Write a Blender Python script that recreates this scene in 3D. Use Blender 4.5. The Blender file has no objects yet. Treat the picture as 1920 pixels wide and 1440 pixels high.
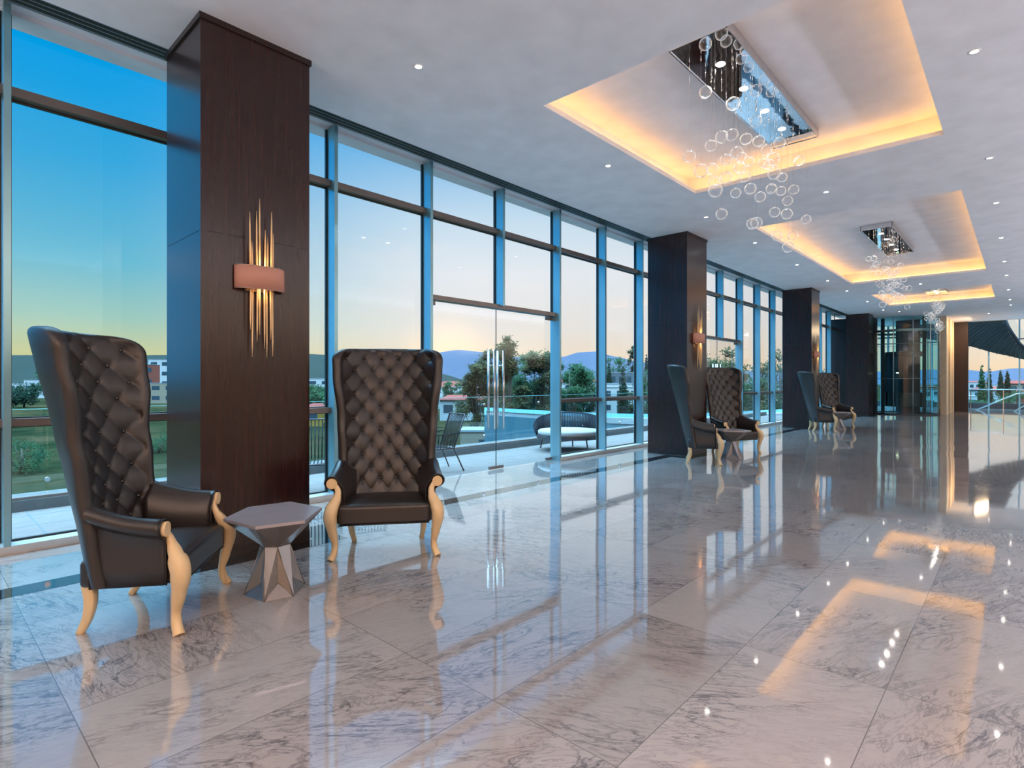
import bpy, math, random
from mathutils import Vector, Matrix, noise
PI = math.pi
R = math.radians
S = bpy.context.scene
COL = S.collection
rnd = random.Random(7)

# ------------------------------------------------------------------ camera
F, CX, CY, EYE = 1043.0, 960.0, 717.0, 1.5
cam = bpy.data.cameras.new('camera'); co = bpy.data.objects.new('camera', cam); COL.objects.link(co)
cam.sensor_width = 36; cam.lens = 36 * F / 1920; cam.shift_y = -(720 - CY) / 1920 * -1 * -1
cam.clip_start = .05; cam.clip_end = 20000
TH = math.atan2(956, 1043)            # the hall's long axis lies this far to the right of the view axis
co.location = (0, 0, EYE); co.rotation_euler = (PI / 2, 0, TH - PI / 2)
S.camera = co
# ------------------------------------------------------------------ colour management
S.view_settings.view_transform = 'Standard'; S.view_settings.look = 'None'
S.view_settings.gamma = 1; S.view_settings.use_curve_mapping = False
S.view_settings.exposure = 0.0
S.cycles.use_denoising = True
S.cycles.max_bounces = 10; S.cycles.transparent_max_bounces = 24
S.cycles.diffuse_bounces = 4; S.cycles.glossy_bounces = 5
S.cycles.sample_clamp_indirect = 6
S.cycles.caustics_reflective = False; S.cycles.caustics_refractive = False

def lin(c):
    return tuple(((v / 255) / 12.92 if v <= 10 else (((v / 255) + .055) / 1.055) ** 2.4) for v in c)

# ------------------------------------------------------------------ sky at dusk: sunset low over the hills, deep blue away from it
SKY_STRENGTH = 1.0
OVERHEAD = (7.6, 14.6, 20.0)
def make_world():
    w = bpy.data.worlds.new('dusk_sky'); S.world = w; w.use_nodes = True
    nt = w.node_tree; N = nt.nodes; L = nt.links; N.clear()
    out = N.new('ShaderNodeOutputWorld'); bg = N.new('ShaderNodeBackground'); bg.inputs[1].default_value = SKY_STRENGTH
    tc = N.new('ShaderNodeTexCoord'); sp = N.new('ShaderNodeSeparateXYZ'); L.new(tc.outputs['Generated'], sp.inputs[0])
    # elevation
    el = N.new('ShaderNodeMath'); el.operation = 'ARCSINE'; L.new(sp.outputs[2], el.inputs[0])
    e1 = N.new('ShaderNodeMapRange'); e1.inputs[1].default_value = 0; e1.inputs[2].default_value = R(60); L.new(el.outputs[0], e1.inputs[0])
    def ramp(stops):
        r = N.new('ShaderNodeValToRGB'); L.new(e1.outputs[0], r.inputs[0]); e = r.color_ramp.elements
        while len(e) < len(stops): e.new(.5)
        for el_, (p, c) in zip(e, stops): el_.position = p / 60; el_.color = (*lin(c), 1)
        return r
    near = ramp([(0, (253, 218, 172)), (2.2, (248, 229, 204)), (5.5, (239, 234, 229)), (11, (236, 240, 245)), (16, (206, 228, 244)), (23, (118, 188, 237)), (32, (60, 150, 220))])
    far = ramp([(0, (224, 208, 142)), (2.4, (206, 212, 160)), (5.5, (158, 205, 194)), (10, (104, 190, 216)), (18, (50, 170, 226)), (25, (0, 160, 232)), (32, (0, 140, 215))])
    # azimuth away from the sunset (a direction in the hall's plan), only towards -X
    at = N.new('ShaderNodeMath'); at.operation = 'ARCTAN2'; L.new(sp.outputs[1], at.inputs[0]); L.new(sp.outputs[0], at.inputs[1])
    dm = N.new('ShaderNodeMapRange'); dm.interpolation_type = 'SMOOTHSTEP'
    dm.inputs[1].default_value = TH + R(3) ; dm.inputs[2].default_value = TH + R(38); L.new(at.outputs[0], dm.inputs[0])
    mx = N.new('ShaderNodeMixRGB'); L.new(dm.outputs[0], mx.inputs[0]); L.new(near.outputs[0], mx.inputs[1]); L.new(far.outputs[0], mx.inputs[2])
    # well to the left of the sunset the dusk sky is a strong clear blue
    lf = N.new('ShaderNodeMapRange'); lf.interpolation_type = 'SMOOTHSTEP'; lf.inputs[1].default_value = TH + R(46); lf.inputs[2].default_value = TH + R(62); L.new(at.outputs[0], lf.inputs[0])
    ml = N.new('ShaderNodeMixRGB'); ml.inputs[2].default_value = (.03, .62, 1.35, 1); L.new(lf.outputs[0], ml.inputs[0]); L.new(mx.outputs[0], ml.inputs[1]); mx = ml
    # behind the building the sky is an even dim blue
    bk = N.new('ShaderNodeMapRange'); bk.interpolation_type = 'SMOOTHSTEP'; bk.inputs[1].default_value = -.1; bk.inputs[2].default_value = -.7; L.new(sp.outputs[1], bk.inputs[0])
    mb = N.new('ShaderNodeMixRGB'); mb.inputs[2].default_value = (*lin((120, 160, 200)), 1); L.new(bk.outputs[0], mb.inputs[0]); L.new(mx.outputs[0], mb.inputs[1])
    # glow where the sun has just gone behind the ridge
    sd = Vector((math.cos(TH + R(6.5)), math.sin(TH + R(6.5)), .045)).normalized()
    dt = N.new('ShaderNodeVectorMath'); dt.operation = 'DOT_PRODUCT'; L.new(tc.outputs['Generated'], dt.inputs[0]); dt.inputs[1].default_value = sd
    ac = N.new('ShaderNodeMath'); ac.operation = 'ARCCOSINE'; L.new(dt.outputs['Value'], ac.inputs[0])
    gl = N.new('ShaderNodeMapRange'); gl.interpolation_type = 'SMOOTHERSTEP'; gl.inputs[1].default_value = R(6.5); gl.inputs[2].default_value = 0; L.new(ac.outputs[0], gl.inputs[0])
    ad = N.new('ShaderNodeMixRGB'); ad.blend_type = 'ADD'; ad.inputs[2].default_value = (.35, .17, .02, 1); L.new(gl.outputs[0], ad.inputs[0]); L.new(mb.outputs[0], ad.inputs[1])
    # the open sky overhead, clear and much brighter than the band over the hills
    ov = N.new('ShaderNodeMapRange'); ov.interpolation_type = 'SMOOTHSTEP'; ov.inputs[1].default_value = R(32); ov.inputs[2].default_value = R(48); L.new(el.outputs[0], ov.inputs[0])
    mo = N.new('ShaderNodeMixRGB'); mo.inputs[2].default_value = (*OVERHEAD, 1); L.new(ov.outputs[0], mo.inputs[0]); L.new(ad.outputs[0], mo.inputs[1])
    L.new(mo.outputs[0], bg.inputs[0]); L.new(bg.outputs[0], out.inputs[0])
make_world()

# ------------------------------------------------------------------ large area lights
def area(name, loc, rot, sx, sy, power, colour, spread=180):
    l = bpy.data.lights.new(name, 'AREA'); l.shape = 'RECTANGLE'; l.size = sx; l.size_y = sy; l.energy = power; l.color = colour
    l.spread = R(spread)
    o = bpy.data.objects.new(name, l); COL.objects.link(o); o.location = loc; o.rotation_euler = rot
    o['kind'] = 'helper'
    return o
# added downward fill behind and beside the camera, no fittings seen there
area('fill_behind', (-1.5, -2.0, 4.4), (0, 0, 0), 5, 3, 260, (1, .56, .32))
area('fill_side', (14, -3.2, 4.3), (0, 0, 0), 22, 2.0, 60, (1, .94, 1))
# added upward fill that brightens the ceiling from unseen sources
area('fill_up', (12, -4.2, 2.6), (PI, 0, 0), 30, .5, 960, (.82, .87, 1))
area('fill_up_behind', (-4.5, 1.0, 2.6), (PI, 0, 0), .5, 9, 300, (1, .93, .90))

# ------------------------------------------------------------------ materials
MATS = {}
def mat(name, base=(.8, .8, .8), rough=.5, metal=0, spec=.5, emis=None, es=0, coat=0, ior=1.5, bump=None, sheen=0):
    if name in MATS: return MATS[name]
    m = bpy.data.materials.new(name); m.use_nodes = True; nt = m.node_tree
    b = nt.nodes['Principled BSDF']
    b.inputs['Base Color'].default_value = (*base, 1); b.inputs['Roughness'].default_value = rough
    b.inputs['Metallic'].default_value = metal; b.inputs['IOR'].default_value = ior
    b.inputs['Specular IOR Level'].default_value = spec; b.inputs['Coat Weight'].default_value = coat
    if emis: b.inputs['Emission Color'].default_value = (*emis, 1); b.inputs['Emission Strength'].default_value = es
    # every surface gets a little procedural variation
    N = nt.nodes; L = nt.links
    tc = N.new('ShaderNodeTexCoord'); nz = N.new('ShaderNodeTexNoise'); nz.inputs['Scale'].default_value = (bump or (8, 0))[0]; nz.inputs['Detail'].default_value = 4
    L.new(tc.outputs['Object'], nz.inputs[0])
    hs = N.new('ShaderNodeMapRange'); hs.inputs[3].default_value = .86; hs.inputs[4].default_value = 1.12; L.new(nz.outputs[0], hs.inputs[0])
    mu = N.new('ShaderNodeVectorMath'); mu.operation = 'SCALE'; mu.inputs[0].default_value = base; L.new(hs.outputs[0], mu.inputs['Scale'])
    L.new(mu.outputs[0], b.inputs['Base Color'])
    if bump and bump[1]:
        bp = N.new('ShaderNodeBump'); bp.inputs['Strength'].default_value = bump[1]; bp.inputs['Distance'].default_value = .01
        L.new(nz.outputs[0], bp.inputs['Height']); L.new(bp.outputs[0], b.inputs['Normal'])
    MATS[name] = m
    return m

def polish(m, b, normal, lo, hi, power):
    '''a mirror polish on top of stone, growing towards grazing angles'''
    nt = m.node_tree; N = nt.nodes; L = nt.links
    gl = N.new('ShaderNodeBsdfGlossy'); gl.inputs['Roughness'].default_value = .045
    lw = N.new('ShaderNodeLayerWeight'); lw.inputs[0].default_value = .5
    if normal is not None: L.new(normal, gl.inputs['Normal'])
    pw = N.new('ShaderNodeMath'); pw.operation = 'POWER'; pw.inputs[1].default_value = power; L.new(lw.outputs['Facing'], pw.inputs[0])
    mr = N.new('ShaderNodeMapRange'); mr.inputs[3].default_value = lo; mr.inputs[4].default_value = hi; L.new(pw.outputs[0], mr.inputs[0])
    b.inputs['Specular IOR Level'].default_value = 0
    mx = N.new('ShaderNodeMixShader'); L.new(mr.outputs[0], mx.inputs[0]); L.new(b.outputs[0], mx.inputs[1]); L.new(gl.outputs[0], mx.inputs[2])
    L.new(mx.outputs[0], N['Material Output'].inputs[0])

def marble():
    m = bpy.data.materials.new('marble_tiles'); m.use_nodes = True; nt = m.node_tree; N = nt.nodes; L = nt.links
    b = N['Principled BSDF']
    ge = N.new('ShaderNodeNewGeometry'); sp = N.new('ShaderNodeSeparateXYZ'); L.new(ge.outputs['Position'], sp.inputs[0])
    def M(op, a, b_=None, c=None):
        n = N.new('ShaderNodeMath'); n.operation = op
        for i, v in enumerate((a, b_, c)):
            if v is None: continue
            if isinstance(v, (int, float)): n.inputs[i].default_value = v
            else: L.new(v, n.inputs[i])
        return n.outputs[0]
    u = M('DIVIDE', M('SUBTRACT', sp.outputs[0], .51), 1.365); v = M('DIVIDE', M('SUBTRACT', sp.outputs[1], .49), .675)
    fu = M('FLOOR', u); fv = M('FLOOR', v)
    cu = N.new('ShaderNodeCombineXYZ'); L.new(fu, cu.inputs[0]); L.new(fv, cu.inputs[1])
    wn = N.new('ShaderNodeTexWhiteNoise'); wn.noise_dimensions = '3D'; L.new(cu.outputs[0], wn.inputs[0])
    ws = N.new('ShaderNodeSeparateColor'); L.new(wn.outputs['Color'], ws.inputs[0])
    # every slab is cut from another place and turned another way
    off = N.new('ShaderNodeVectorMath'); off.operation = 'SCALE'; off.inputs['Scale'].default_value = 37; L.new(wn.outputs['Color'], off.inputs[0])
    rot = N.new('ShaderNodeVectorRotate'); rot.rotation_type = 'Z_AXIS'; L.new(ge.outputs['Position'], rot.inputs[0])
    L.new(M('MULTIPLY_ADD', ws.outputs[0], 1.5, .1), rot.inputs['Angle'])
    ad = N.new('ShaderNodeVectorMath'); ad.operation = 'ADD'; L.new(rot.outputs[0], ad.inputs[0]); L.new(off.outputs[0], ad.inputs[1])
    st = N.new('ShaderNodeMapping'); st.inputs['Scale'].default_value = (1.0, 3.4, 1); L.new(ad.outputs[0], st.inputs[0])
    def noi(sc, det, rough, dist, src=st):
        n = N.new('ShaderNodeTexNoise'); n.inputs['Scale'].default_value = sc; n.inputs['Detail'].default_value = det
        n.inputs['Roughness'].default_value = rough; n.inputs['Distortion'].default_value = dist; L.new(src.outputs[0], n.inputs[0]); return n.outputs[0]
    def vein(src, w):
        a = M('ABSOLUTE', M('SUBTRACT', src, .5)); return M('SUBTRACT', 1, M('MINIMUM', M('DIVIDE', a, w), 1))
    mask = M('MULTIPLY', M('MAXIMUM', M('SUBTRACT', noi(1.1, 3, .5, .3, ad), .42), 0), 5.5)
    mask = M('MINIMUM', mask, 1)
    v1 = M('MULTIPLY', vein(noi(1.7, 8, .62, .9), .022), mask)
    v2 = M('MULTIPLY', vein(noi(4.3, 7, .66, 1.2), .04), M('MULTIPLY_ADD', mask, .6, .12))
    v3 = M('MULTIPLY', noi(9, 6, .7, 1.5), .34)
    tot = M('MINIMUM', M('ADD', M('ADD', M('MULTIPLY', v1, .50), M('MULTIPLY', v2, .42)), M('MULTIPLY', v3, .62)), 1)
    cr = N.new('ShaderNodeValToRGB'); L.new(tot, cr.inputs[0]); e = cr.color_ramp.elements
    e[0].position = .05; e[0].color = (*lin((212, 208, 206)), 1); e[1].position = .9; e[1].color = (*lin((84, 84, 96)), 1)
    k = e.new(.32); k.color = (*lin((174, 170, 172)), 1)
    tone = M('MULTIPLY_ADD', ws.outputs[1], .12, .69)
    c2 = N.new('ShaderNodeVectorMath'); c2.operation = 'SCALE'; L.new(cr.outputs[0], c2.inputs[0]); L.new(tone, c2.inputs['Scale'])
    # fine joints
    du = M('MULTIPLY', M('ABSOLUTE', M('SUBTRACT', M('FRACT', M('ADD', u, .5)), .5)), 1.365)
    dv = M('MULTIPLY', M('ABSOLUTE', M('SUBTRACT', M('FRACT', M('ADD', v, .5)), .5)), .675)
    g = M('LESS_THAN', M('MINIMUM', du, dv), .0022)
    mx = N.new('ShaderNodeMixRGB'); L.new(g, mx.inputs[0]); L.new(c2.outputs[0], mx.inputs[1]); mx.inputs[2].default_value = (*lin((120, 118, 118)), 1)
    L.new(mx.outputs[0], b.inputs['Base Color'])
    b.inputs['Roughness'].default_value = .07; b.inputs['IOR'].default_value = 2.5
    L.new(M('MULTIPLY_ADD', g, .4, M('MULTIPLY_ADD', tot, .05, .045)), b.inputs['Roughness'])
    # slabs lie a hair out of level with each other, so reflections break at the joints
    no = N.new('ShaderNodeVectorMath'); no.operation = 'SUBTRACT'; no.inputs[1].default_value = (.5, .5, .5); L.new(wn.outputs['Color'], no.inputs[0])
    ns = N.new('ShaderNodeVectorMath'); ns.operation = 'MULTIPLY'; ns.inputs[1].default_value = (.006, .006, 0); L.new(no.outputs[0], ns.inputs[0])
    na = N.new('ShaderNodeVectorMath'); na.operation = 'ADD'; na.inputs[1].default_value = (0, 0, 1); L.new(ns.outputs[0], na.inputs[0])
    nn = N.new('ShaderNodeVectorMath'); nn.operation = 'NORMALIZE'; L.new(na.outputs[0], nn.inputs[0])
    bp = N.new('ShaderNodeBump'); bp.inputs['Strength'].default_value = .08; bp.inputs['Distance'].default_value = .004
    L.new(noi(1.6, 2, .5, 0, ad), bp.inputs['Height']); L.new(nn.outputs[0], bp.inputs['Normal']); L.new(bp.outputs[0], b.inputs['Normal'])
    polish(m, b, bp.outputs[0], .04, .94, 2.0)
    return m

def wood(name, dark, light, rough=.32, axis=2):
    m = bpy.data.materials.new(name); m.use_nodes = True; nt = m.node_tree; N = nt.nodes; L = nt.links; b = N['Principled BSDF']
    tc = N.new('ShaderNodeTexCoord'); mp = N.new('ShaderNodeMapping'); L.new(tc.outputs['Object'], mp.inputs[0])
    sc = [26, 26, 26]; sc[axis] = .9; mp.inputs['Scale'].default_value = sc
    n = N.new('ShaderNodeTexNoise'); n.inputs['Scale'].default_value = 1.3; n.inputs['Detail'].default_value = 7; n.inputs['Distortion'].default_value = .6; L.new(mp.outputs[0], n.inputs[0])
    cr = N.new('ShaderNodeValToRGB'); e = cr.color_ramp.elements; e[0].position = .3; e[0].color = (*dark, 1); e[1].position = .75; e[1].color = (*light, 1)
    L.new(n.outputs[0], cr.inputs[0]); L.new(cr.outputs[0], b.inputs['Base Color']); b.inputs['Roughness'].default_value = rough; b.inputs['Specular IOR Level'].default_value = .55
    bp = N.new('ShaderNodeBump'); bp.inputs['Strength'].default_value = .04; L.new(n.outputs[0], bp.inputs['Height']); L.new(bp.outputs[0], b.inputs['Normal'])
    return m

def thin_glass(name, tint=(1, 1, 1), lo=.04, hi=1.0, power=5, rough=0):
    m = bpy.data.materials.new(name); m.use_nodes = True; nt = m.node_tree; N = nt.nodes; L = nt.links; N.clear()
    out = N.new('ShaderNodeOutputMaterial'); tr = N.new('ShaderNodeBsdfTransparent'); tr.inputs[0].default_value = (*tint, 1)
    gl = N.new('ShaderNodeBsdfGlossy'); gl.inputs['Roughness'].default_value = rough
    lw = N.new('ShaderNodeLayerWeight'); lw.inputs[0].default_value = .5
    pw = N.new('ShaderNodeMath'); pw.operation = 'POWER'; pw.inputs[1].default_value = power; L.new(lw.outputs['Facing'], pw.inputs[0])
    mr = N.new('ShaderNodeMapRange'); mr.inputs[3].default_value = lo; mr.inputs[4].default_value = hi; L.new(pw.outputs[0], mr.inputs[0])
    mx = N.new('ShaderNodeMixShader'); L.new(mr.outputs[0], mx.inputs[0]); L.new(tr.outputs[0], mx.inputs[1]); L.new(gl.outputs[0], mx.inputs[2])
    L.new(mx.outputs[0], out.inputs[0]); return m

def emitter(name, colour, strength):
    m = bpy.data.materials.new(name); m.use_nodes = True; nt = m.node_tree; b = nt.nodes['Principled BSDF']
    b.inputs['Base Color'].default_value = (*colour, 1); b.inputs['Emission Color'].default_value = (*colour, 1); b.inputs['Emission Strength'].default_value = strength
    return m

def foliage(name, a, b_):
    m = bpy.data.materials.new(name); m.use_nodes = True; nt = m.node_tree; N = nt.nodes; L = nt.links; b = N['Principled BSDF']
    oi = N.new('ShaderNodeTexCoord'); n = N.new('ShaderNodeTexNoise'); n.inputs['Scale'].default_value = .8; n.inputs['Detail'].default_value = 6; L.new(oi.outputs['Object'], n.inputs[0])
    cr = N.new('ShaderNodeValToRGB'); e = cr.color_ramp.elements; e[0].position = .35; e[0].color = (*a, 1); e[1].position = .7; e[1].color = (*b_, 1)
    L.new(n.outputs[0], cr.inputs[0]); L.new(cr.outputs[0], b.inputs['Base Color']); b.inputs['Roughness'].default_value = .7; b.inputs['Specular IOR Level'].default_value = .1
    tl = N.new('ShaderNodeBsdfTranslucent'); L.new(cr.outputs[0], tl.inputs[0]); mx = N.new('ShaderNodeMixShader'); mx.inputs[0].default_value = .35
    L.new(b.outputs[0], mx.inputs[1]); L.new(tl.outputs[0], mx.inputs[2]); L.new(mx.outputs[0], N['Material Output'].inputs[0])
    return m

MARBLE = marble()
BLACK_STONE = mat('black_granite', (.012, .012, .014), .08, bump=(30, 0)); polish(BLACK_STONE, BLACK_STONE.node_tree.nodes['Principled BSDF'], None, .05, .92, 1.55)
CEIL = mat('ceiling_paint', lin((236, 237, 244)), .75, bump=(3, .01))
WENGE = wood('dark_wenge', (.018, .0062, .0058), (.036, .0125, .011), .24)
WENGE2 = wood('dark_wenge_matt', (.010, .004, .004), (.024, .009, .008), .35)
ALU = mat('sky_tinted_aluminium', (.27, .50, .58), .28, metal=.6, bump=(2, 0))  # blue of the reflected sky put into the metal's base colour
ALU_D = mat('bronze_aluminium', (.20, .17, .16), .34, metal=.6, bump=(2, 0))
GASKET = mat('black_gasket', (.01, .01, .012), .4)
GLASS = thin_glass('window_glass', (.97, .985, .99), .035, .9, 4.5)
GLASS_G = thin_glass('green_tinted_glass', (.55, .86, .88), .06, .9, 3)
GLASS_R = thin_glass('railing_glass', (.86, .95, .97), .04, .8, 4)
BUBBLE = thin_glass('blown_glass', (1, 1, 1), .04, 1.0, 2.4, .08)
def rim(m):      # white put into the rim for the bright refracted edge
    nt = m.node_tree; N = nt.nodes; L = nt.links; out = [n for n in N if n.type == 'OUTPUT_MATERIAL'][0]; prev = out.inputs[0].links[0].from_socket
    df = N.new('ShaderNodeBsdfDiffuse'); df.inputs[0].default_value = (1, 1, 1, 1); tl = N.new('ShaderNodeBsdfTranslucent'); tl.inputs[0].default_value = (1, 1, 1, 1)
    a = N.new('ShaderNodeAddShader'); L.new(df.outputs[0], a.inputs[0]); L.new(tl.outputs[0], a.inputs[1])
    lw = N.new('ShaderNodeLayerWeight'); lw.inputs[0].default_value = .5; tc = N.new('ShaderNodeTexCoord'); nz = N.new('ShaderNodeTexNoise'); nz.inputs['Scale'].default_value = 14; L.new(tc.outputs['Object'], nz.inputs[0])
    pw = N.new('ShaderNodeMath'); pw.operation = 'POWER'; pw.inputs[1].default_value = 3; L.new(lw.outputs['Facing'], pw.inputs[0])
    mr = N.new('ShaderNodeMapRange'); mr.inputs[1].default_value = .34; mr.inputs[2].default_value = .52; L.new(nz.outputs[0], mr.inputs[0])
    mu = N.new('ShaderNodeMath'); mu.operation = 'MULTIPLY'; L.new(pw.outputs[0], mu.inputs[0]); L.new(mr.outputs[0], mu.inputs[1])
    mx = N.new('ShaderNodeMixShader'); L.new(mu.outputs[0], mx.inputs[0]); L.new(prev, mx.inputs[1]); L.new(a.outputs[0], mx.inputs[2]); L.new(mx.outputs[0], out.inputs[0])
rim(BUBBLE)
STEEL = mat('brushed_steel', (.55, .53, .52), .22, metal=1)
MIRROR = mat('polished_steel', (.85, .88, .92), .03, metal=1, bump=(1.1, .35))
CHROME = mat('chrome', (.7, .7, .72), .12, metal=1)
LEATHER = mat('black_leather', (.019, .016, .017), .36, bump=(160, .12), spec=.6)
CREAM = mat('cream_lacquer', lin((224, 196, 150)), .32, bump=(5, 0))
PIPING = mat('dark_piping', (.012, .010, .010), .4)
SPIKE = mat('champagne_spike', lin((236, 205, 158)), .45, metal=.25)
SHADE = mat('rose_silk_shade', lin((186, 138, 124)), .7, emis=lin((215, 130, 100)), es=.08, bump=(200, .05))
PEWTER = mat('hammered_pewter', (.24, .225, .225), .32, metal=.7, bump=(14, .05))
PEWTER_TOP = mat('pewter_top', (.40, .385, .43), .30, metal=.4, bump=(9, .04))
LOUVER = mat('diffuser_black', (.02, .02, .022), .5)
CREAM_WALL = mat('cream_plaster', lin((226, 200, 165)), .6)
TERR = mat('terrace_tile', lin((113, 107, 105)), .6, spec=0)
CURB = mat('terrace_curb', lin((95, 105, 110)), .7, spec=0)
CONC = mat('blue_grey_concrete', lin((72, 104, 116)), .85, spec=0, bump=(1.2, .1))
DARKM = mat('dark_painted_metal', (.03, .035, .045), .4)
STRAP = mat('charcoal_strap', (.035, .04, .05), .6, spec=0)
CUSH = mat('pale_cushion', lin((150, 150, 150)), .9)
LED_WARM = emitter('warm_led', (1, .50, .12), 9)
LED_SPOT = emitter('downlight_lamp', (1, .93, .84), 30)

# ------------------------------------------------------------------ mesh helpers
class MB:
    def __init__(s): s.v = []; s.f = []; s.sm = []
    def add(s, vs, fs, smooth=False):
        o = len(s.v); s.v += [tuple(p) for p in vs]; s.f += [tuple(i + o for i in f) for f in fs]; s.sm += [smooth] * len(fs); return s
    def box(s, x0, x1, y0, y1, z0, z1):
        v = [(x0, y0, z0), (x1, y0, z0), (x1, y1, z0), (x0, y1, z0), (x0, y0, z1), (x1, y0, z1), (x1, y1, z1), (x0, y1, z1)]
        return s.add(v, [(0, 3, 2, 1), (4, 5, 6, 7), (0, 1, 5, 4), (1, 2, 6, 5), (2, 3, 7, 6), (3, 0, 4, 7)])
    def quad(s, a, b, c, d): return s.add([a, b, c, d], [(0, 1, 2, 3)])
    def prism(s, poly, z0, z1):
        n = len(poly); v = [(x, y, z0) for x, y in poly] + [(x, y, z1) for x, y in poly]
        f = [tuple(range(n - 1, -1, -1)), tuple(range(n, 2 * n))] + [(i, (i + 1) % n, n + (i + 1) % n, n + i) for i in range(n)]
        return s.add(v, f)
    def tube(s, pts, rad, n=8, smooth=True, cap=True, sect=None, up=(0, 0, 1)):
        P = [Vector(p) for p in pts]; m = len(P)
        if not isinstance(rad, (list, tuple)): rad = [rad] * m
        vs = []; fs = []; pu = None
        for i, p in enumerate(P):
            t = (P[min(i + 1, m - 1)] - P[max(i - 1, 0)])
            t = t.normalized() if t.length > 1e-9 else Vector((0, 0, 1))
            if pu is None:
                u = Vector(up); 
                if abs(u.dot(t)) > .95: u = Vector((1, 0, 0))
            else: u = pu
            u = (u - t * u.dot(t)).normalized(); w = t.cross(u); pu = u
            r = rad[i]; ra, rb = (r if isinstance(r, (list, tuple)) else (r, r))
            for k in range(n):
                if sect: a, b = sect[k]
                else: a, b = math.cos(2 * PI * k / n), math.sin(2 * PI * k / n)
                vs.append(p + u * a * ra + w * b * rb)
        for i in range(m - 1):
            for k in range(n): fs.append((i * n + k, i * n + (k + 1) % n, (i + 1) * n + (k + 1) % n, (i + 1) * n + k))
        s.add(vs, fs, smooth)
        if cap:
            o = len(s.v) - m * n
            s.f += [tuple(o + k for k in range(n - 1, -1, -1)), tuple(o + (m - 1) * n + k for k in range(n))]; s.sm += [False, False]
        return s
    def bar(s, a, b, r, n=6): return s.tube([a, b], r, n)
    def lathe(s, prof, c=(0, 0, 0), n=24, smooth=True):
        vs = []; fs = []; m = len(prof)
        for r, z in prof:
            for k in range(n): vs.append((c[0] + r * math.cos(2 * PI * k / n), c[1] + r * math.sin(2 * PI * k / n), c[2] + z))
        for i in range(m - 1):
            for k in range(n): fs.append((i * n + k, i * n + (k + 1) % n, (i + 1) * n + (k + 1) % n, (i + 1) * n + k))
        return s.add(vs, fs, smooth)
    def sphere(s, c, r, n=16, m=10, sz=1):
        prof = [(max(r * math.sin(PI * i / m), 1e-5), -r * sz * math.cos(PI * i / m)) for i in range(m + 1)]
        return s.lathe(prof, c, n)
    def build(s, name, m, parent=None, loc=None, rotz=0):
        me = bpy.data.meshes.new(name); me.from_pydata(s.v, [], s.f); me.polygons.foreach_set('use_smooth', s.sm); me.update()
        me.materials.append(m); o = bpy.data.objects.new(name, me); COL.objects.link(o)
        if parent: o.parent = parent
        if loc: o.location = loc
        o.rotation_euler.z = rotz
        return o
def rbox(mb, x0, x1, y0, y1, z0, z1, r=.03, crown=0, n=5, p=4, res=14):
    """soft box: superellipsoid-like cushion"""
    cx, cy, cz = (x0 + x1) / 2, (y0 + y1) / 2, (z0 + z1) / 2; hx, hy, hz = (x1 - x0) / 2, (y1 - y0) / 2, (z1 - z0) / 2
    vs = []; idx = {}; fs = []
    def put(a, b, c):
        k = (round(a, 5), round(b, 5), round(c, 5))
        if k in idx: return idx[k]
        q = Vector((a * hx, b * hy, c * hz)); core = Vector((max(-hx + r, min(hx - r, q.x)), max(-hy + r, min(hy - r, q.y)), max(-hz + min(r, hz), min(hz - min(r, hz), q.z))))
        d = q - core
        if d.length > 1e-9: q = core + d.normalized() * r
        if crown and c > -.5: q.z += crown * (1 - a * a) * (1 - b * b) * (1 if c > .5 else .3)
        idx[k] = len(vs); vs.append((cx + q.x, cy + q.y, cz + q.z)); return idx[k]
    g = [-1 + 2 * i / res for i in range(res + 1)]
    # denser near edges
    g = [math.copysign(abs(t) ** .6, t) for t in g]
    for ax in range(3):
        for sg in (-1, 1):
            for i in range(res):
                for j in range(res):
                    q = []
                    for (a, b) in ((g[i], g[j]), (g[i + 1], g[j]), (g[i + 1], g[j + 1]), (g[i], g[j + 1])):
                        t = [0, 0, 0]; t[ax] = sg; t[(ax + 1) % 3] = a; t[(ax + 2) % 3] = b; q.append(put(*t))
                    if sg < 0: q.reverse()
                    if len(set(q)) == 4: fs.append(tuple(q))
    mb.add(vs, fs, True); return mb

def tag(o, label=None, cat=None, group=None, kind=None):
    if label: o['label'] = label
    if cat: o['category'] = cat
    if group: o['group'] = group
    if kind: o['kind'] = kind
    return o
def empty(name, loc=(0, 0, 0), rz=0, parent=None):
    o = bpy.data.objects.new(name, None); COL.objects.link(o); o.location = loc; o.rotation_euler = (0, 0, rz); o.empty_display_size = .1
    if parent: o.parent = parent
    return o
def kids(o): return [c for c in bpy.data.objects if c.parent == o]
def copy_tree(o, parent=None, km=None):
    if km is None:
        km = {}
        for c in bpy.data.objects:
            if c.parent: km.setdefault(c.parent.name, []).append(c)
    c = o.copy(); COL.objects.link(c); c.parent = parent
    for ch in km.get(o.name, []): copy_tree(ch, c, km)
    return c
def struct(o): o['kind'] = 'structure'; return o
def catmull(P, n=6):
    P = [Vector(p) for p in P]; out = []
    for i in range(len(P) - 1):
        a, b, c, d = P[max(i - 1, 0)], P[i], P[i + 1], P[min(i + 2, len(P) - 1)]
        for k in range(n):
            t = k / n; out.append(.5 * ((2 * b) + (c - a) * t + (2 * a - 5 * b + 4 * c - d) * t * t + (3 * b - a - 3 * c + d) * t ** 3))
    out.append(P[-1]); return out
def interp(tbl, x):
    if x <= tbl[0][0]: return tbl[0][1]
    for (a, p), (b, q) in zip(tbl, tbl[1:]):
        if x <= b:
            t = (x - a) / (b - a); t = t * t * (3 - 2 * t); return p + (q - p) * t
    return tbl[-1][1]
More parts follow.
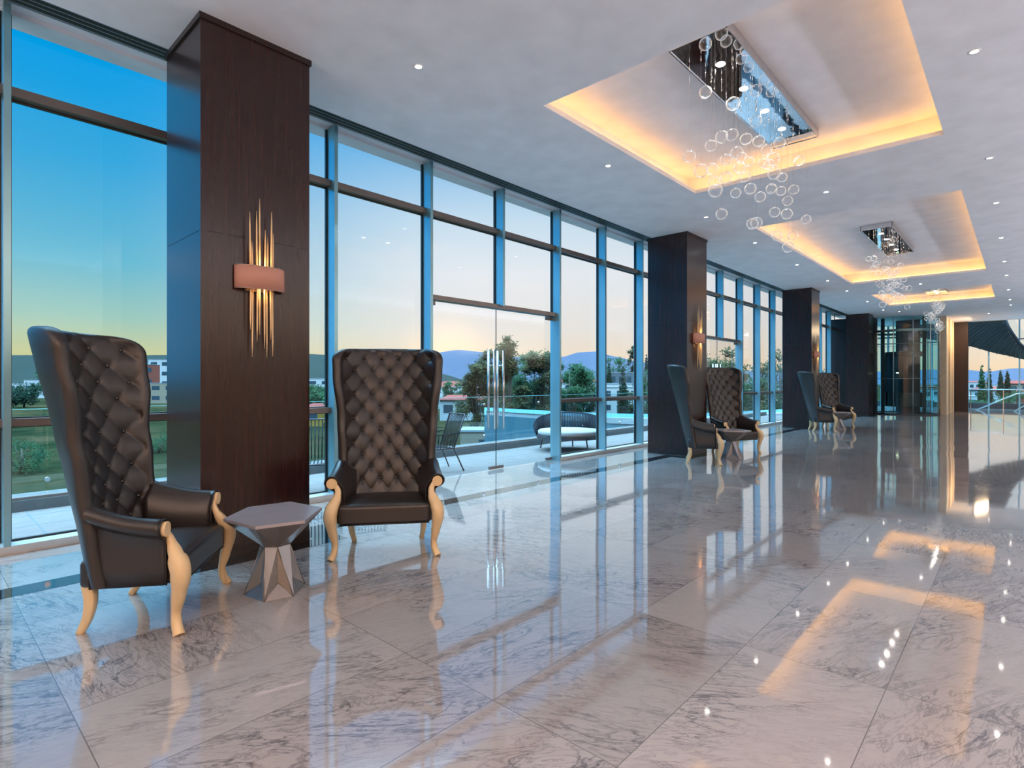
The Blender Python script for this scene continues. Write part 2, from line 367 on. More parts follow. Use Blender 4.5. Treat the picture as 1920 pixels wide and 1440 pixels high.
# ------------------------------------------------------------------ THE ROOM
HC = 4.56                     # ceiling height
X0, X1 = -6.0, 36.2           # the hall's ends
Y0, YW = -5.0, 6.49           # inner wall, inner face of the window wall
YG = 6.68                     # glass plane
floor = struct(MB().box(X0, 36.2, Y0, 6.72, -.25, 0).build('floor', MARBLE))
MB().box(36.2, 41.9, -6, 6.72, -.25, 0).build('floor_extension', MARBLE, floor)
# black granite border along the windows, stepping out round the columns
bd = MB()
COLS = [1.65, 10.70, 19.75, 28.80]
seg = []
x = X0
for c in COLS:
    bd.box(x, c - .28, 5.20, 5.44, -.01, .0012); bd.box(c - .28, c - .05, 4.78, 5.44, -.01, .0012)
    bd.box(c - .05, c + 1.0, 4.78, 4.99, -.01, .0012); bd.box(c + 1.0, c + 1.23, 4.78, 5.44, -.01, .0012); x = c + 1.23
bd.box(x, 30.5, 5.20, 5.44, -.01, .0012)
bo = bd.build('floor_border', BLACK_STONE, floor); bo['label'] = 'black granite border strip'
# ceiling with three coffers
COFF = [(4.77, 8.66), (11.36, 19.93), (22.85, 26.65), (-4.2, -.3)]
COFF = sorted(COFF); CY0, CY1 = .71, 3.90
YC = 5.78
cb = MB(); T = .06
def slab(x0, x1, y0, y1): cb.box(x0, x1, y0, y1, HC, HC + T)
slab(X0, 36.2, Y0, CY0); slab(X0, 36.2, CY1, YC); x = X0
for a, b in COFF: slab(x, a, CY0, CY1); x = b
slab(x, 36.2, CY0, CY1)
ceiling = struct(cb.build('ceiling', CEIL))
cf = MB(); W = .24; ZT = 4.90
for a, b in COFF:
    a2, b2, c2, d2 = a - W, b + W, CY0 - W, CY1 + W
    cf.box(a2, b2, c2, d2, ZT, ZT + .05)
    cf.box(a2 - .04, a2, c2, d2, HC + T, ZT + .05); cf.box(b2, b2 + .04, c2, d2, HC + T, ZT + .05)
    cf.box(a2, b2, c2 - .04, c2, HC + T, ZT + .05); cf.box(a2, b2, d2, d2 + .04, HC + T, ZT + .05)
cf.build('coffer', CEIL, ceiling)
for a, b in COFF:
    st = MB(); z = HC + T + .004; h = .02; o1, o2 = .10, .13
    st.box(a - o1, b + o1, CY0 - o2, CY0 - o1, z, z + h); st.box(a - o1, b + o1, CY1 + o1, CY1 + o2, z, z + h)
    st.box(a - o2, a - o1, CY0, CY1, z, z + h); st.box(b + o1, b + o2, CY0, CY1, z, z + h)
    st.build('cove_light', LED_WARM, ceiling)
# pocket over the windows with the slotted air diffuser
pk = MB(); ZP = 4.83
pk.box(X0, 33, YC, 7.0, ZP, ZP + .05); pk.box(X0, 33, YC, YC + .04, HC + T, ZP)
pk.box(X0, 33, 6.66, 6.75, 4.79, ZP + .01)
pk.build('window_pocket', CEIL, ceiling)
lv = MB(); lv.box(X0, 32, 6.24, 6.52, ZP - .012, ZP - .001)
lo = lv.build('air_diffuser', mat('diffuser_grey', lin((120, 135, 150)), .5), ceiling); lo['label'] = 'grey frame of the slot diffuser'
sl = MB()
for k in range(3): sl.box(X0, 32, 6.285 + k * .072, 6.33 + k * .072, ZP - .016, ZP - .0115)
sl.build('diffuser_slot', LOUVER, lo)
# walls not in view but lit and reflected
struct(MB().box(X0 - .2, X0, Y0, 7, 0, 5).build('wall_rear', CREAM_WALL))
struct(MB().box(X0, 30, Y0 - .2, Y0, 0, 5).build('wall_inner', CREAM_WALL))

# ------------------------------------------------------------------ window wall
MULL = [3.74 + 1.57 * k for k in range(-6, 18)]
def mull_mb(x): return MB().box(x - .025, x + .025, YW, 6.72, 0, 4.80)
def window(n, xa, xb, door=False):
    w = struct(empty('window_%d' % n, ((xa + xb) / 2, 6.6, 0)))
    def B(name, mb, m): 
        o = mb.build(name, m, w); o.matrix_parent_inverse = Matrix.Translation((-(xa + xb) / 2, -6.6, 0)); return o
    gm = MB(); fr = MB(); gk = MB()
    zb = 2.82 if door else .075
    for i, x in enumerate(MULL):
        if xa - .01 <= x < xb - .01:
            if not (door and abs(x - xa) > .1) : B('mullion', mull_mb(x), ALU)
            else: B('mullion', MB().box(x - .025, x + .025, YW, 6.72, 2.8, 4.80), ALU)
            nx = x + 1.57
            gm.quad((x, YG, zb), (nx, YG, zb), (nx, YG, 4.8), (x, YG, 4.8))
            for (p, q) in ((x + .025, x + .045), (nx - .045, nx - .025)): gk.box(p, q, 6.665, 6.70, zb, 4.79)
            for (za, zt) in ((4.02, 4.036), (4.116, 4.13)) + (() if door else ((1.095, 1.108), (1.175, 1.188), (.075, .092))): gk.box(x + .025, nx - .025, 6.662, 6.70, za, zt)
    fr.box(xa, xb, 6.58, 6.72, 4.035, 4.117)
    o = B('transom', fr, ALU_D)
    if not door:
        B('transom', MB().box(xa, xb, 6.57, 6.72, 1.107, 1.176), ALU_D)
        B('window_sill', MB().box(xa, xb, YW - .01, 6.74, 0, .075), mat('sill_aluminium', (.62, .60, .58), .35, metal=.5))
    else:
        B('door_header', MB().box(xa, xb, 6.56, 6.72, 2.76, 2.83), ALU_D)
    B('gasket', gk, GASKET)
    B('glass_pane', gm, GLASS)
    return w
window(1, MULL[0], MULL[7]); window(2, MULL[7], MULL[9], True); window(3, MULL[9], MULL[13]); window(4, MULL[13], MULL[15], True); window(5, MULL[15], MULL[23])
def door(n, xa, xb):
    d = struct(empty('door_%d' % n, ((xa + xb) / 2, YG, 0))); ox = (xa + xb) / 2
    for s in (-1, 1):
        g = MB(); x0, x1 = sorted((s * .004, s * (ox - xa - .045)))
        g.box(x0, x1, -.006, .006, .02, 2.755); lf = g.build('door_leaf', GLASS, d)
        e = MB(); e.box(s * .001, s * .004, -.007, .007, .02, 2.75); e.build('glass_edge', mat('dark_glass_edge', (.03, .07, .07), .2), lf)
        for sy in (-1, 1):
            h = MB(); hx = s * .112; yy = sy * .072
            h.tube([(hx, yy, .70), (hx, yy, 2.05)], .021, 12)
            for z in (.96, 1.79): h.tube([(hx, 0, z), (hx, yy, z)], .008, 8)
            h.build('door_handle', STEEL, lf)
        for z0, z1 in ((.015, .065), (2.69, 2.75)):
            for xx in ((.0, .17), (1.36, 1.53)):
                p = MB(); q0, q1 = sorted((s * xx[0], s * xx[1])); p.box(q0, q1, -.02, .02, z0, z1)
                if z0 > 1 and xx[0] < .5: continue
                if z0 < 1 and xx[0] < .5: p.build('patch_fitting', ALU_D, lf)
                else: p.build('patch_fitting', ALU_D, lf)
door(1, MULL[7], MULL[9]); door(2, MULL[13], MULL[15])
# dark low wall and end panel
struct(MB().box(29.9, 30.6, 5.95, 6.72, 0, 1.48).build('wall_low', WENGE2))
struct(MB().box(30.55, 31.6, 5.12, 6.9, 0, HC).build('wall_end', WENGE2))

# ------------------------------------------------------------------ columns
def column(x0, label):
    c = empty('column', (x0 + .475, 5.42, 0)); tag(c, label, 'column', 'wood clad columns', 'structure')
    MB().box(-.475, .475, -.42, .46, .0, 2.76).build('lower_panel', WENGE, c)
    MB().box(-.475, .475, -.42, .46, 2.764, HC - .05).build('upper_panel', WENGE, c)
    MB().box(-.47, .47, -.415, .455, 2.75, 2.77).build('seam', PIPING, c)
    MB().box(-.49, .49, -.435, .475, HC - .05, HC).build('crown_trim', WENGE2, c)
    MB().box(-.478, .478, -.423, .463, 0, .09).build('plinth', WENGE2, c)
    MB().box(-.478, -.44, -.4225, -.40, .09, HC - .06).build('corner_strip', WENGE, c)
    return c
for x, l in zip(COLS, ['tall dark wood clad column at the left, beside the nearest armchair', 'dark wood clad column beyond the glass door, behind the middle chairs',
                       'dark wood clad column behind the farthest chairs', 'farthest dark wood clad column against the end panel']):
    column(x, l)
# outlet plate low on the nearest column
oo = MB().box(-.03, .03, -.005, 0, -.035, .035).build('outlet_plate', PIPING, None, (2.12, 4.997, .36)); tag(oo, 'small black outlet plate low on the nearest column', 'outlet')

# ------------------------------------------------------------------ sconces
UP = [(-.105, 2.98), (-.078, 2.73), (-.048, 3.0), (-.012, 3.12), (.028, 2.85), (.06, 2.80), (.084, 3.02), (.108, 2.84)]
DN = [(-.100, 1.96), (-.075, 1.72), (-.042, 1.86), (-.012, 1.92), (.022, 1.80), (.052, 1.72), (.078, 1.88), (.104, 1.73)]
def sconce():
    s = empty('wall_sconce', (2.125, 5.0, 0))
    sh = MB(); n = 30; vs = []
    for z in (2.31, 2.515):
        for off in (0, .006):
            for k in range(n + 1):
                a = PI * k / n; vs.append((-(.215 - off) * math.cos(a), -.012 - (.115 - off) * math.sin(a) ** .8, z))
    m = n + 1; fs = []
    for k in range(n):
        fs += [(k, k + 1, 2 * m + k + 1, 2 * m + k), (m + k + 1, m + k, 3 * m + k, 3 * m + k + 1), (k + 1, k, m + k, m + k + 1), (2 * m + k, 2 * m + k + 1, 3 * m + k + 1, 3 * m + k)]
    sh.add(vs, fs, True); so = sh.build('lamp_shade', SHADE, s)
    wr = MB(); 
    for z in (2.312, 2.512): wr.tube([vs[k][:2] + (z,) for k in range(n + 1)], .0025, 5)
    wr.build('shade_rim', STEEL, so)
    MB().box(-.13, .13, -.02, -.001, 2.30, 2.53).build('back_plate', STEEL, s)
    for i, (x, z) in enumerate(UP + DN):
        up = z > 2.4; y = -.055 + (.012 if i % 2 else -.01); z0 = 2.33 if up else 2.49; L = z - z0; sp = MB()
        sp.tube([(x * .96, y, z0), (x * .98, y, z0 + L * .5), (x, y, z0 + L * .82), (x, y, z)], [.0075, .0085, .0065, .0018], 8)
        sp.build('spike', SPIKE, s)
    b = MB().sphere((0, -.055, 2.41), .022, 10, 8).build('bulb', emitter('sconce_bulb', (1, .6, .25), 30), s)
    for (z, rx, e) in ((2.50, PI, 5), (2.33, 0, 3)):
        l = bpy.data.lights.new('sconce_light', 'SPOT'); l.energy = e; l.color = (1, .56, .22); l.spot_size = R(140); l.spot_blend = 1; l.shadow_soft_size = .03
        o = bpy.data.objects.new('sconce_light', l); COL.objects.link(o); o.parent = s; o.location = (0, -.085, z); o.rotation_euler = (rx, 0, 0)
    return s
SC = sconce()
sl_ = ['wall sconce of gold spikes with rose shade on the nearest column', 'wall sconce of gold spikes on the middle column, above the middle chairs', 'small distant wall sconce of gold spikes on the farthest lit column']
for i, x in enumerate(COLS[:3]):
    s = SC if i == 0 else copy_tree(SC)
    s.location.x = x + .475; tag(s, sl_[i], 'sconce', 'spiked wall sconces on the columns')

# ------------------------------------------------------------------ downlights
def downlight():
    d = empty('ceiling_downlight')
    MB().lathe([(.032, 0), (.032, -.004), (.047, -.006), (.05, -.002), (.05, 0)], n=20).build('trim_ring', mat('white_trim', lin((225, 225, 228)), .4), d)
    MB().lathe([(.0001, -.003), (.032, -.003)], n=16).build('lamp', LED_SPOT, d)
    l = bpy.data.lights.new('downlight_beam', 'SPOT'); l.energy = 32; l.color = (1, .93, .87); l.spot_size = R(95); l.spot_blend = .9; l.shadow_soft_size = .04
    o = bpy.data.objects.new('downlight_beam', l); COL.objects.link(o); o.parent = d; o.location = (0, 0, -.02)
    return d
DL = downlight(); first = True
ordi = ['nearest', 'second from the near end', 'third from the near end', 'fourth from the near end', 'fifth from the near end', 'sixth from the near end', 'seventh from the near end', 'eighth from the near end', 'farthest', 'last of all']
rows = [(4.31, 'window-side row', [3.36, 6.71, 10.02, 12.58, 15.67, 18.76, 21.27, 24.60, 27.92]),
        (.323, 'right-hand row', [6.68, 9.99, 12.56, 15.67, 18.78, 21.26, 24.60, 27.6, 29.52]),
        (2.32, 'middle of the ceiling between the coffers', [10.0, 21.3])]
for Y, nm, xs in rows:
    for i, x in enumerate(xs):
        d = DL if first else copy_tree(DL); first = False
        d.location = (x, Y, HC)
        tag(d, 'small round recessed ceiling downlight, %s, %s' % (nm, ordi[i] if len(xs) > 2 else ('nearer one' if i == 0 else 'farther one')), 'ceiling light', 'recessed ceiling downlights')
for (x, y, l) in ((32.5, 1.08, 'small round recessed ceiling downlight over the dark end wall'), (29.0, 3.9, 'small round recessed ceiling downlight in front of the glass elevator')):
    d = copy_tree(DL); d.location = (x, y, HC); tag(d, l, 'ceiling light', 'recessed ceiling downlights')

# ------------------------------------------------------------------ chandeliers
B1 = [(5.49, 2.54, 3.84), (5.89, 2.48, 4.06), (6.13, 2.46, 4.23), (5.62, 2.15, 3.99), (6.51, 2.33, 4.29), (6.48, 2.18, 4.21), (6.56, 2.12, 4.12), (6.88, 2.08, 4.29), (5.72, 2.14, 3.84), (6.49, 2.55, 4.11), (6.8, 2.49, 4.21), (7.02, 2.48, 4.22), (6.72, 2.48, 4.06), (5.41, 2.38, 3.63), (5.82, 2.44, 3.78), (6.05, 2.51, 3.72), (6.41, 2.52, 3.86), (5.74, 2.37, 3.51), (7.33, 2.4, 4.28), (7.23, 2.31, 4.2), (6.78, 2.12, 4.08), (6.35, 2.29, 3.8), (6.66, 2.07, 3.87), (7.81, 2.33, 4.2), (6.25, 2.19, 3.62), (6.76, 2.54, 3.78), (7.04, 2.35, 3.76), (7.98, 2.52, 4.14), (7.7, 2.31, 3.99), (8.07, 2.26, 4.09), (8.15, 2.36, 3.98), (7.32, 2.27, 3.62), (7.25, 2.11, 3.55), (7.81, 2.04, 3.59), (5.93, 2.38, 3.31), (6.28, 2.18, 3.24), (6.82, 2.32, 3.39), (7.46, 2.29, 3.36), (7.89, 2.22, 3.43), (7.37, 2.13, 3.17), (7.88, 2.14, 4.39), (5.68, 2.45, 4.55), (5.78, 2.2, 4.38), (6.86, 2.34, 4.62)]
B2 = [(14.66, 2.54, 4.28), (14.73, 2.46, 4.29), (14.41, 2.37, 4.09), (14.49, 2.42, 4.02), (15.64, 2.53, 4.34), (16.93, 2.56, 4.58), (16.81, 2.44, 4.54), (15.28, 2.03, 4.16), (15.94, 2.57, 4.15), (16.14, 2.46, 4.27), (15.09, 2.25, 4.02), (16.86, 2.37, 4.25), (16.02, 2.19, 4.17), (14.9, 2.13, 3.86), (14.19, 2.27, 3.63), (14.21, 2.24, 3.59), (15.12, 2.21, 3.79), (14.5, 2.03, 3.66), (14.26, 2.05, 3.56), (15.5, 2.12, 3.83), (16.89, 2.23, 3.91), (17.19, 2.19, 3.89), (16.94, 2.08, 3.85), (17.27, 2.55, 3.92), (15.59, 2.26, 3.62), (15.44, 2.41, 3.57), (14.97, 2.3, 3.43), (15.36, 2.16, 3.53), (15.42, 2.09, 3.49), (17.23, 2.25, 3.66), (17.11, 2.55, 3.6), (15.69, 2.29, 3.42), (15.21, 2.16, 3.36), (14.47, 2.25, 3.2), (14.95, 2.04, 3.27), (17.28, 2.16, 3.42), (16.31, 2.3, 4.62), (16.26, 2.1, 3.97), (15.91, 2.34, 3.79), (16.22, 2.25, 3.86), (17.15, 2.53, 3.88), (15.85, 2.39, 3.74), (17.29, 2.47, 3.82), (15.6, 2.07, 3.48), (16.05, 2.52, 3.68), (16.37, 2.53, 3.66), (15.25, 2.21, 3.9), (16.03, 2.39, 4.22)]
B3 = [(23.46, 2.46, 4.39), (25.47, 2.38, 4.62), (25.56, 2.1, 4.33), (25.59, 2.23, 4.47), (23.4, 2.1, 4.15), (23.68, 2.12, 4.2), (24.67, 2.23, 4.28), (24.9, 2.35, 4.27), (26.1, 2.22, 4.45), (24.75, 2.07, 4.19), (25.9, 2.25, 4.38), (25.39, 2.12, 4.29), (24.64, 2.05, 4.13), (25.19, 2.35, 4.24), (24.1, 2.09, 4.05), (25.61, 2.19, 4.15), (24.38, 2.25, 4.1), (25.91, 2.2, 4.23), (24.98, 2.15, 4.1), (25.12, 2.21, 4.03), (25.54, 2.25, 4.08), (25.25, 2.25, 4.06), (23.61, 2.18, 3.87), (24.81, 2.25, 3.92), (24.13, 2.33, 3.87), (23.64, 2.42, 3.86), (24.58, 2.37, 3.87), (23.72, 2.23, 3.76), (25.1, 2.55, 3.9), (24.93, 2.38, 3.84), (24.94, 2.55, 3.8), (25.11, 2.36, 3.85), (26.1, 2.53, 3.9), (23.3, 2.16, 3.6), (26.1, 2.53, 3.84), (23.58, 2.11, 3.62), (25.45, 2.47, 3.73), (24.6, 2.17, 3.62), (25.35, 2.32, 3.64), (24.27, 2.11, 3.59), (24.46, 2.08, 3.57), (24.62, 2.2, 3.51), (23.93, 2.09, 3.44), (23.3, 2.07, 3.35), (24.75, 2.18, 3.52), (24.82, 2.11, 3.48), (24.41, 2.06, 3.38), (25.54, 2.12, 3.52), (25.0, 2.17, 3.42), (26.1, 2.24, 3.47), (25.64, 2.21, 3.46), (25.21, 2.24, 3.34)]
bub_mesh = MB().sphere((0, 0, 0), .066, 20, 14, .96).build('glass_bubble', BUBBLE)
BM = bub_mesh.data; bpy.data.objects.remove(bub_mesh)
WM = {}
def chandelier(cx, pts, label):
    c = empty('chandelier', (cx, 2.305, 4.80)); tag(c, label, 'chandelier', 'glass bubble chandeliers in the ceiling coffers')
    MB().box(-1.575, 1.575, -.285, .285, .004, .10).build('canopy', STEEL, c)
    # rippled mirror plate
    pl = MB(); n, m = 60, 12; vs = []; fs = []
    for j in range(m + 1):
        for i in range(n + 1):
            vs.append((-1.57 + 3.14 * i / n, -.28 + .56 * j / m, .002))
    for j in range(m):
        for i in range(n): a = j * (n + 1) + i; fs.append((a, a + n + 1, a + n + 2, a + 1))
    pl.add(vs, fs, True); p = pl.build('mirror_plate', MIRROR, c)
    MB().box(-1.58, 1.58, -.29, -.28, -.008, .10).box(-1.58, 1.58, .28, .29, -.008, .10).box(-1.58, -1.57, -.29, .29, -.008, .10).box(1.57, 1.58, -.29, .29, -.008, .10).build('canopy_rim', CHROME, c)
    for x in (-1.0, -.35, .35, 1.0):
        lm = MB().lathe([(.0001, -.006), (.035, -.006), (.045, -.002), (.045, .001)], (x, 0, 0), 16).build('spot_lamp', LED_SPOT, c)
        l = bpy.data.lights.new('chandelier_beam', 'SPOT'); l.energy = 22; l.color = (1, .95, .88); l.spot_size = R(80); l.spot_blend = .6; l.shadow_soft_size = .03
        o = bpy.data.objects.new('chandelier_beam', l); COL.objects.link(o); o.parent = c; o.location = (x, 0, -.02)
    for (x, y, z) in pts:
        b = bpy.data.objects.new('glass_bubble', BM); COL.objects.link(b); b.parent = c; b.location = (x - cx, y - 2.305, z - 4.80)
        zz = round(-(z - 4.80), 3)
        s_ = rnd.uniform(.92, 1.1); b.scale = (s_, s_, s_)
        w = MB(); w.tube([(0, 0, .06), (0, 0, zz / s_)], .0009, 4, cap=False)
        w.lathe([(.0005, zz / s_ - .07), (.006, zz / s_ - .05), (.006, zz / s_ - .035), (.001, zz / s_ - .005)], n=8)
        w.build('wire', CHROME, b)
    return c
chandelier(6.72, B1, 'nearest chandelier of clear glass bubbles hung from a mirrored ceiling plate')
chandelier(15.65, B2, 'middle chandelier of clustered glass bubbles below the long lit coffer')
chandelier(24.75, B3, 'farthest chandelier of glass bubbles in front of the elevator')

# ------------------------------------------------------------------ wing armchair
def make_armchair():
    t = empty('wing_armchair')
    WT = [(.30, .388), (.60, .39), (.80, .39), (1.20, .41), (1.60, .455), (1.85, .47)]
    DT = [(.30, .10), (.75, .13), (1.1, .17), (1.5, .235), (1.85, .27)]
    ZB, ZTP, RC = .30, 1.83, .13
    def shape(z, s):
        W = interp(WT, z); D = interp(DT, z)
        if z > ZTP - RC:
            W -= RC * (1 - math.sqrt(max(0, 1 - ((z - (ZTP - RC)) / RC) ** 2)))
            D *= 1 - .5 * (1 - math.sqrt(max(0, 1 - ((z - (ZTP - RC)) / RC) ** 2)))
        a = abs(s); yc = -.21 - .36 * ((z - .3) / 1.5)
        return Vector((s * W * (1 - .04 * a ** 6), yc + D * a ** 2.6, z + .012 * (1 - a * a)))
    def tuft(x, z, s):
        p = x / .155 + z / .23; q = x / .155 - z / .23
        h = (abs(math.sin(PI * p)) * abs(math.sin(PI * q))) ** .36
        dp, dq = p - round(p), q - round(q); h = h * .55 + .45 * (1 - math.exp(-((dp * .135) ** 2 + (dq * .135) ** 2) / .024 ** 2))
        fade = min(1, max(0, (z - .44) / .05)) * min(1, max(0, (1 - abs(s)) / .06))
        return -.030 * (1 - h) * fade
    NS, NR, NV = 84, 8, 130; TH_ = .085
    vs = []; fs = []; ring = None
    zs = [ZB + (ZTP - ZB) * (1 - (1 - j / NV) ** 1.25) for j in range(NV + 1)]
    for j, z in enumerate(zs):
        row = []
        top = min(1, max(0.02, (ZTP - z) / .05)) ; top = math.sqrt(1 - (1 - top) ** 2)
        th = TH_ * top
        def nrm(s):
            d = shape(z, min(1, s + .01)) - shape(z, max(-1, s - .01)); return Vector((-d.y, d.x, 0)).normalized()
        for i in range(NS + 1):
            s = -1 + 2 * i / NS; P = shape(z, s); n = nrm(s)     # n points forward
            row.append(P + n * (tuft(P.x, z, s) * top - (TH_ - th) * .5))
        for k in range(1, NR):                                     # rounded right rim
            a = PI * k / NR; P = shape(z, 1); n = nrm(1); d = Vector((n.y, -n.x, 0))
            row.append(P + n * (-(TH_ * .5) + math.cos(a) * th * .5) + d * math.sin(a) * th * .45)
        for i in range(NS // 2 + 1):
            s = 1 - 4 * i / NS; P = shape(z, s); n = nrm(s); row.append(P - n * ((TH_ + th) * .5))
        for k in range(1, NR):
            a = PI * k / NR; P = shape(z, -1); n = nrm(-1); d = Vector((-n.y, n.x, 0))
            row.append(P + n * (-(TH_ * .5) - math.cos(a) * th * .5) + d * math.sin(a) * th * .45)
        ring = len(row); vs += row
    for j in range(NV):
        for k in range(ring): fs.append((j * ring + k, j * ring + (k + 1) % ring, (j + 1) * ring + (k + 1) % ring, (j + 1) * ring + k))
    # close the crest
    top0 = NV * ring
    fs.append(tuple(top0 + k for k in range(ring)))
    bk = MB().add(vs, fs, True); back = bk.build('backrest', LEATHER, t)
    # welt following the outer edge of the wings
    for sg in (-1, 1):
        P = []
        for z in zs[::4]:
            d = shape(z, sg); P.append((d.x + sg * .038, d.y - .052, z))
        MB().tube(P, .005, 6).build('piping', PIPING, back)
    # buttons at the tuft nodes
    bt = None
    for a in range(-14, 30):
        for b in range(-30, 15):
            x = (a + b) / 2 * .155; z = (a - b) / 2 * .23
            if not (.50 < z < 1.76): continue
            W = interp(WT, z)
            s = x / W
            if abs(s) > .93 or (z > 1.68 and abs(s) > .84): continue
            P = shape(z, s); d = shape(z, min(1, s + .01)) - shape(z, max(-1, s - .01)); n = Vector((-d.y, d.x, 0)).normalized(); P = P - n * .021
            if bt is None:
                o = MB().lathe([(.0001, .009), (.009, .0065), (.0145, .001), (.0148, -.006)], n=12).build('button', mat('button_leather', (.012, .010, .010), .25, spec=.8), back); bt = o.data
            else: o = bpy.data.objects.new('button', bt); COL.objects.link(o); o.parent = back
            o.location = P; o.rotation_mode = 'QUATERNION'; o.rotation_quaternion = n.to_track_quat('Z', 'Y')
    # seat
    s1 = MB(); rbox(s1, -.392, .392, -.27, .300, .285, .455, .035, .035); seat = s1.build('seat', LEATHER, t)
    MB().tube([(-.375, .291, .29), (.375, .291, .29)], .006, 6).build('piping', PIPING, seat)
    # arms: side panel rolling outward into a scroll
    for sg in (-1, 1):
        A = MB(); m = 14; sec = []
        def section(y, f):
            # f 0 at back .. 1 at front
            zc = .735 - .095 * f - .02 * math.sin(f * PI); xc = .415 + .035 * f; r = .052
            pts = [(.375, .29), (.345 - .06 * (1 - f), .46), (.350 - .07 * (1 - f), zc - .05)]
            for k in range(9): 
                a = PI * .98 - k * PI * 1.42 / 8; pts.append((xc + r * 1.12 * math.cos(a), zc + r * math.sin(a)))
            pts += [(.412 + .015 * f, zc - .075), (.412 + .012 * f, .48), (.415, .40), (.412, .29)]
            return [(sg * x, y, z) for x, z in pts]
        ny = 16; vs = []; 
        for i in range(ny + 1):
            f = i / ny; y = -.20 + .41 * f; sc_ = section(y, f)
            vs += sc_
        k_ = len(sc_); fs = []
        for i in range(ny):
            for k in range(k_):
                q = (i * k_ + k, i * k_ + (k + 1) % k_, (i + 1) * k_ + (k + 1) % k_, (i + 1) * k_ + k); fs.append(q if sg > 0 else q[::-1])
        fs.append(tuple(range(k_))); fs.append(tuple(ny * k_ + k for k in range(k_)))
        A.add(vs, fs, True); arm = A.build('armrest', LEATHER, t)
        e = MB(); e.tube([(p[0], .213 - .0 , p[2]) for p in section(0, 1)], .006, 6); e.build('piping', PIPING, arm)
        # carved front leg running from the scroll to the floor
        cl = catmull([(.432, .205, .628), (.396, .222, .575), (.402, .250, .51), (.432, .285, .44), (.448, .305, .38), (.442, .300, .30), (.426, .282, .20), (.414, .268, .12), (.424, .276, .05), (.446, .296, .0)], 5)
        wd = [(0, .026), (.08, .022), (.16, .026), (.26, .040), (.36, .050), (.50, .048), (.62, .036), (.78, .024), (.92, .027), (1, .030)]
        sect = [(1, .55), (.55, 1), (-.55, 1), (-1, .55), (-1, -.55), (-.55, -1), (.55, -1), (1, -.55)]
        L = MB(); n = len(cl)
        L.tube([(sg * p.x, p.y, p.z) for p in cl], [(interp(wd, i / (n - 1)) * (.8 if i < n * .3 else 1), interp(wd, i / (n - 1))) for i in range(n)], 8, True, True, sect, up=(0, 1, 0))
        leg = L.build('leg', CREAM, t)
        sp = MB(); pts = []
        for k in range(28):
            a = k / 27 * 1.35 * 2 * PI; r = .030 * (1 - k / 30)
            pts.append((sg * (.447 - r * math.cos(a) * -1 * .9), .270, .632 + r * math.sin(a)))
        sp.tube([(sg * .447, .200, .634), (sg * .447, .236, .634)], .044, 20); sp.build('scroll_cap', CREAM, leg)
        # plain curved rear leg
        rl = catmull([(.335, -.235, .30), (.338, -.225, .20), (.330, -.245, .10), (.312, -.295, 0)], 5)
        MB().tube([(sg * p.x, p.y, p.z) for p in rl], [.034 - .014 * i / (len(rl) - 1) for i in range(len(rl))], 8, True, True, [(1, .75), (.75, 1), (-.75, 1), (-1, .75), (-1, -.75), (-.75, -1), (.75, -1), (1, -.75)]).build('leg', CREAM, t)
    return t
CH = make_armchair()
chairs = [(1.13, 4.22, -127, 'black tufted high-back armchair at the far left, seen from its side'),
          (2.95, 4.245, -217.7, 'black tufted high-back armchair facing the camera in front of the glass wall'),
          (10.22, 4.46, -155, 'high-back armchair turned away beside the middle column, its back lit blue'),
          (12.0, 4.55, -205, 'dark tufted high-back armchair behind the middle small table'),
          (19.12, 4.57, -155, 'distant high-back armchair turned away, its back pale blue'),
          (21.2, 4.6, -205, 'farthest dark tufted armchair, half behind the pale blue one')]
for i, (x, y, a, l) in enumerate(chairs):
    c = CH if i == 0 else copy_tree(CH)
    c.location = (x, y, 0); c.rotation_euler.z = R(a); tag(c, l, 'armchair', 'tufted wing armchairs in pairs by the columns')

# ------------------------------------------------------------------ faceted side table
def side_table():
    t = empty('side_table')
    top = [(-.33, .09), (-.27, -.29), (.03, -.37), (.31, -.09), (.245, .29), (-.06, .34)]
    MB().prism(top, .535, .555).build('table_top', PEWTER_TOP, t)
    waist = []; 
    for k in range(6):
        a, b = top[k], top[(k + 1) % 6]; mx, my = (a[0] + b[0]) / 2, (a[1] + b[1]) / 2; l = math.hypot(mx, my); waist.append((mx / l * .105, my / l * .105))
    up = MB()
    for k in range(6):
        A = (top[k][0] * .99, top[k][1] * .99, .535); B = (top[(k + 1) % 6][0] * .99, top[(k + 1) % 6][1] * .99, .535)
        w0 = (*waist[k - 1], .33); w1 = (*waist[k], .33)
        M_ = ((A[0] + B[0]) / 2 * .86, (A[1] + B[1]) / 2 * .86, .53)
        up.add([A, w0, w1], [(0, 1, 2)]); up.add([A, w1, M_], [(0, 1, 2)]); up.add([M_, w1, B], [(0, 1, 2)])
    up.build('upper_cone', PEWTER, t)
    lo = MB(); base = [(x * .62, y * .62) for x, y in top]
    for k in range(6):
        A = (*base[k], 0); B = (*base[(k + 1) % 6], 0); w0 = (*waist[k - 1], .33); w1 = (*waist[k], .33)
        m = ((base[k][0] + base[(k + 1) % 6][0]) / 2, (base[k][1] + base[(k + 1) % 6][1]) / 2); I = (m[0] * .70, m[1] * .70, .095)
        lo.add([A, w1, w0], [(0, 1, 2)]); lo.add([A, I, w1], [(0, 1, 2)]); lo.add([I, B, w1], [(0, 1, 2)]); lo.add([A, B, I], [(0, 1, 2)])
        lo.bar(A, w0, .004, 5); lo.bar(A, I, .003, 5); lo.bar(B, I, .003, 5); lo.bar(A, B, .003, 5)
    lo.build('lower_cone', PEWTER, t)
    return t
TB = side_table()
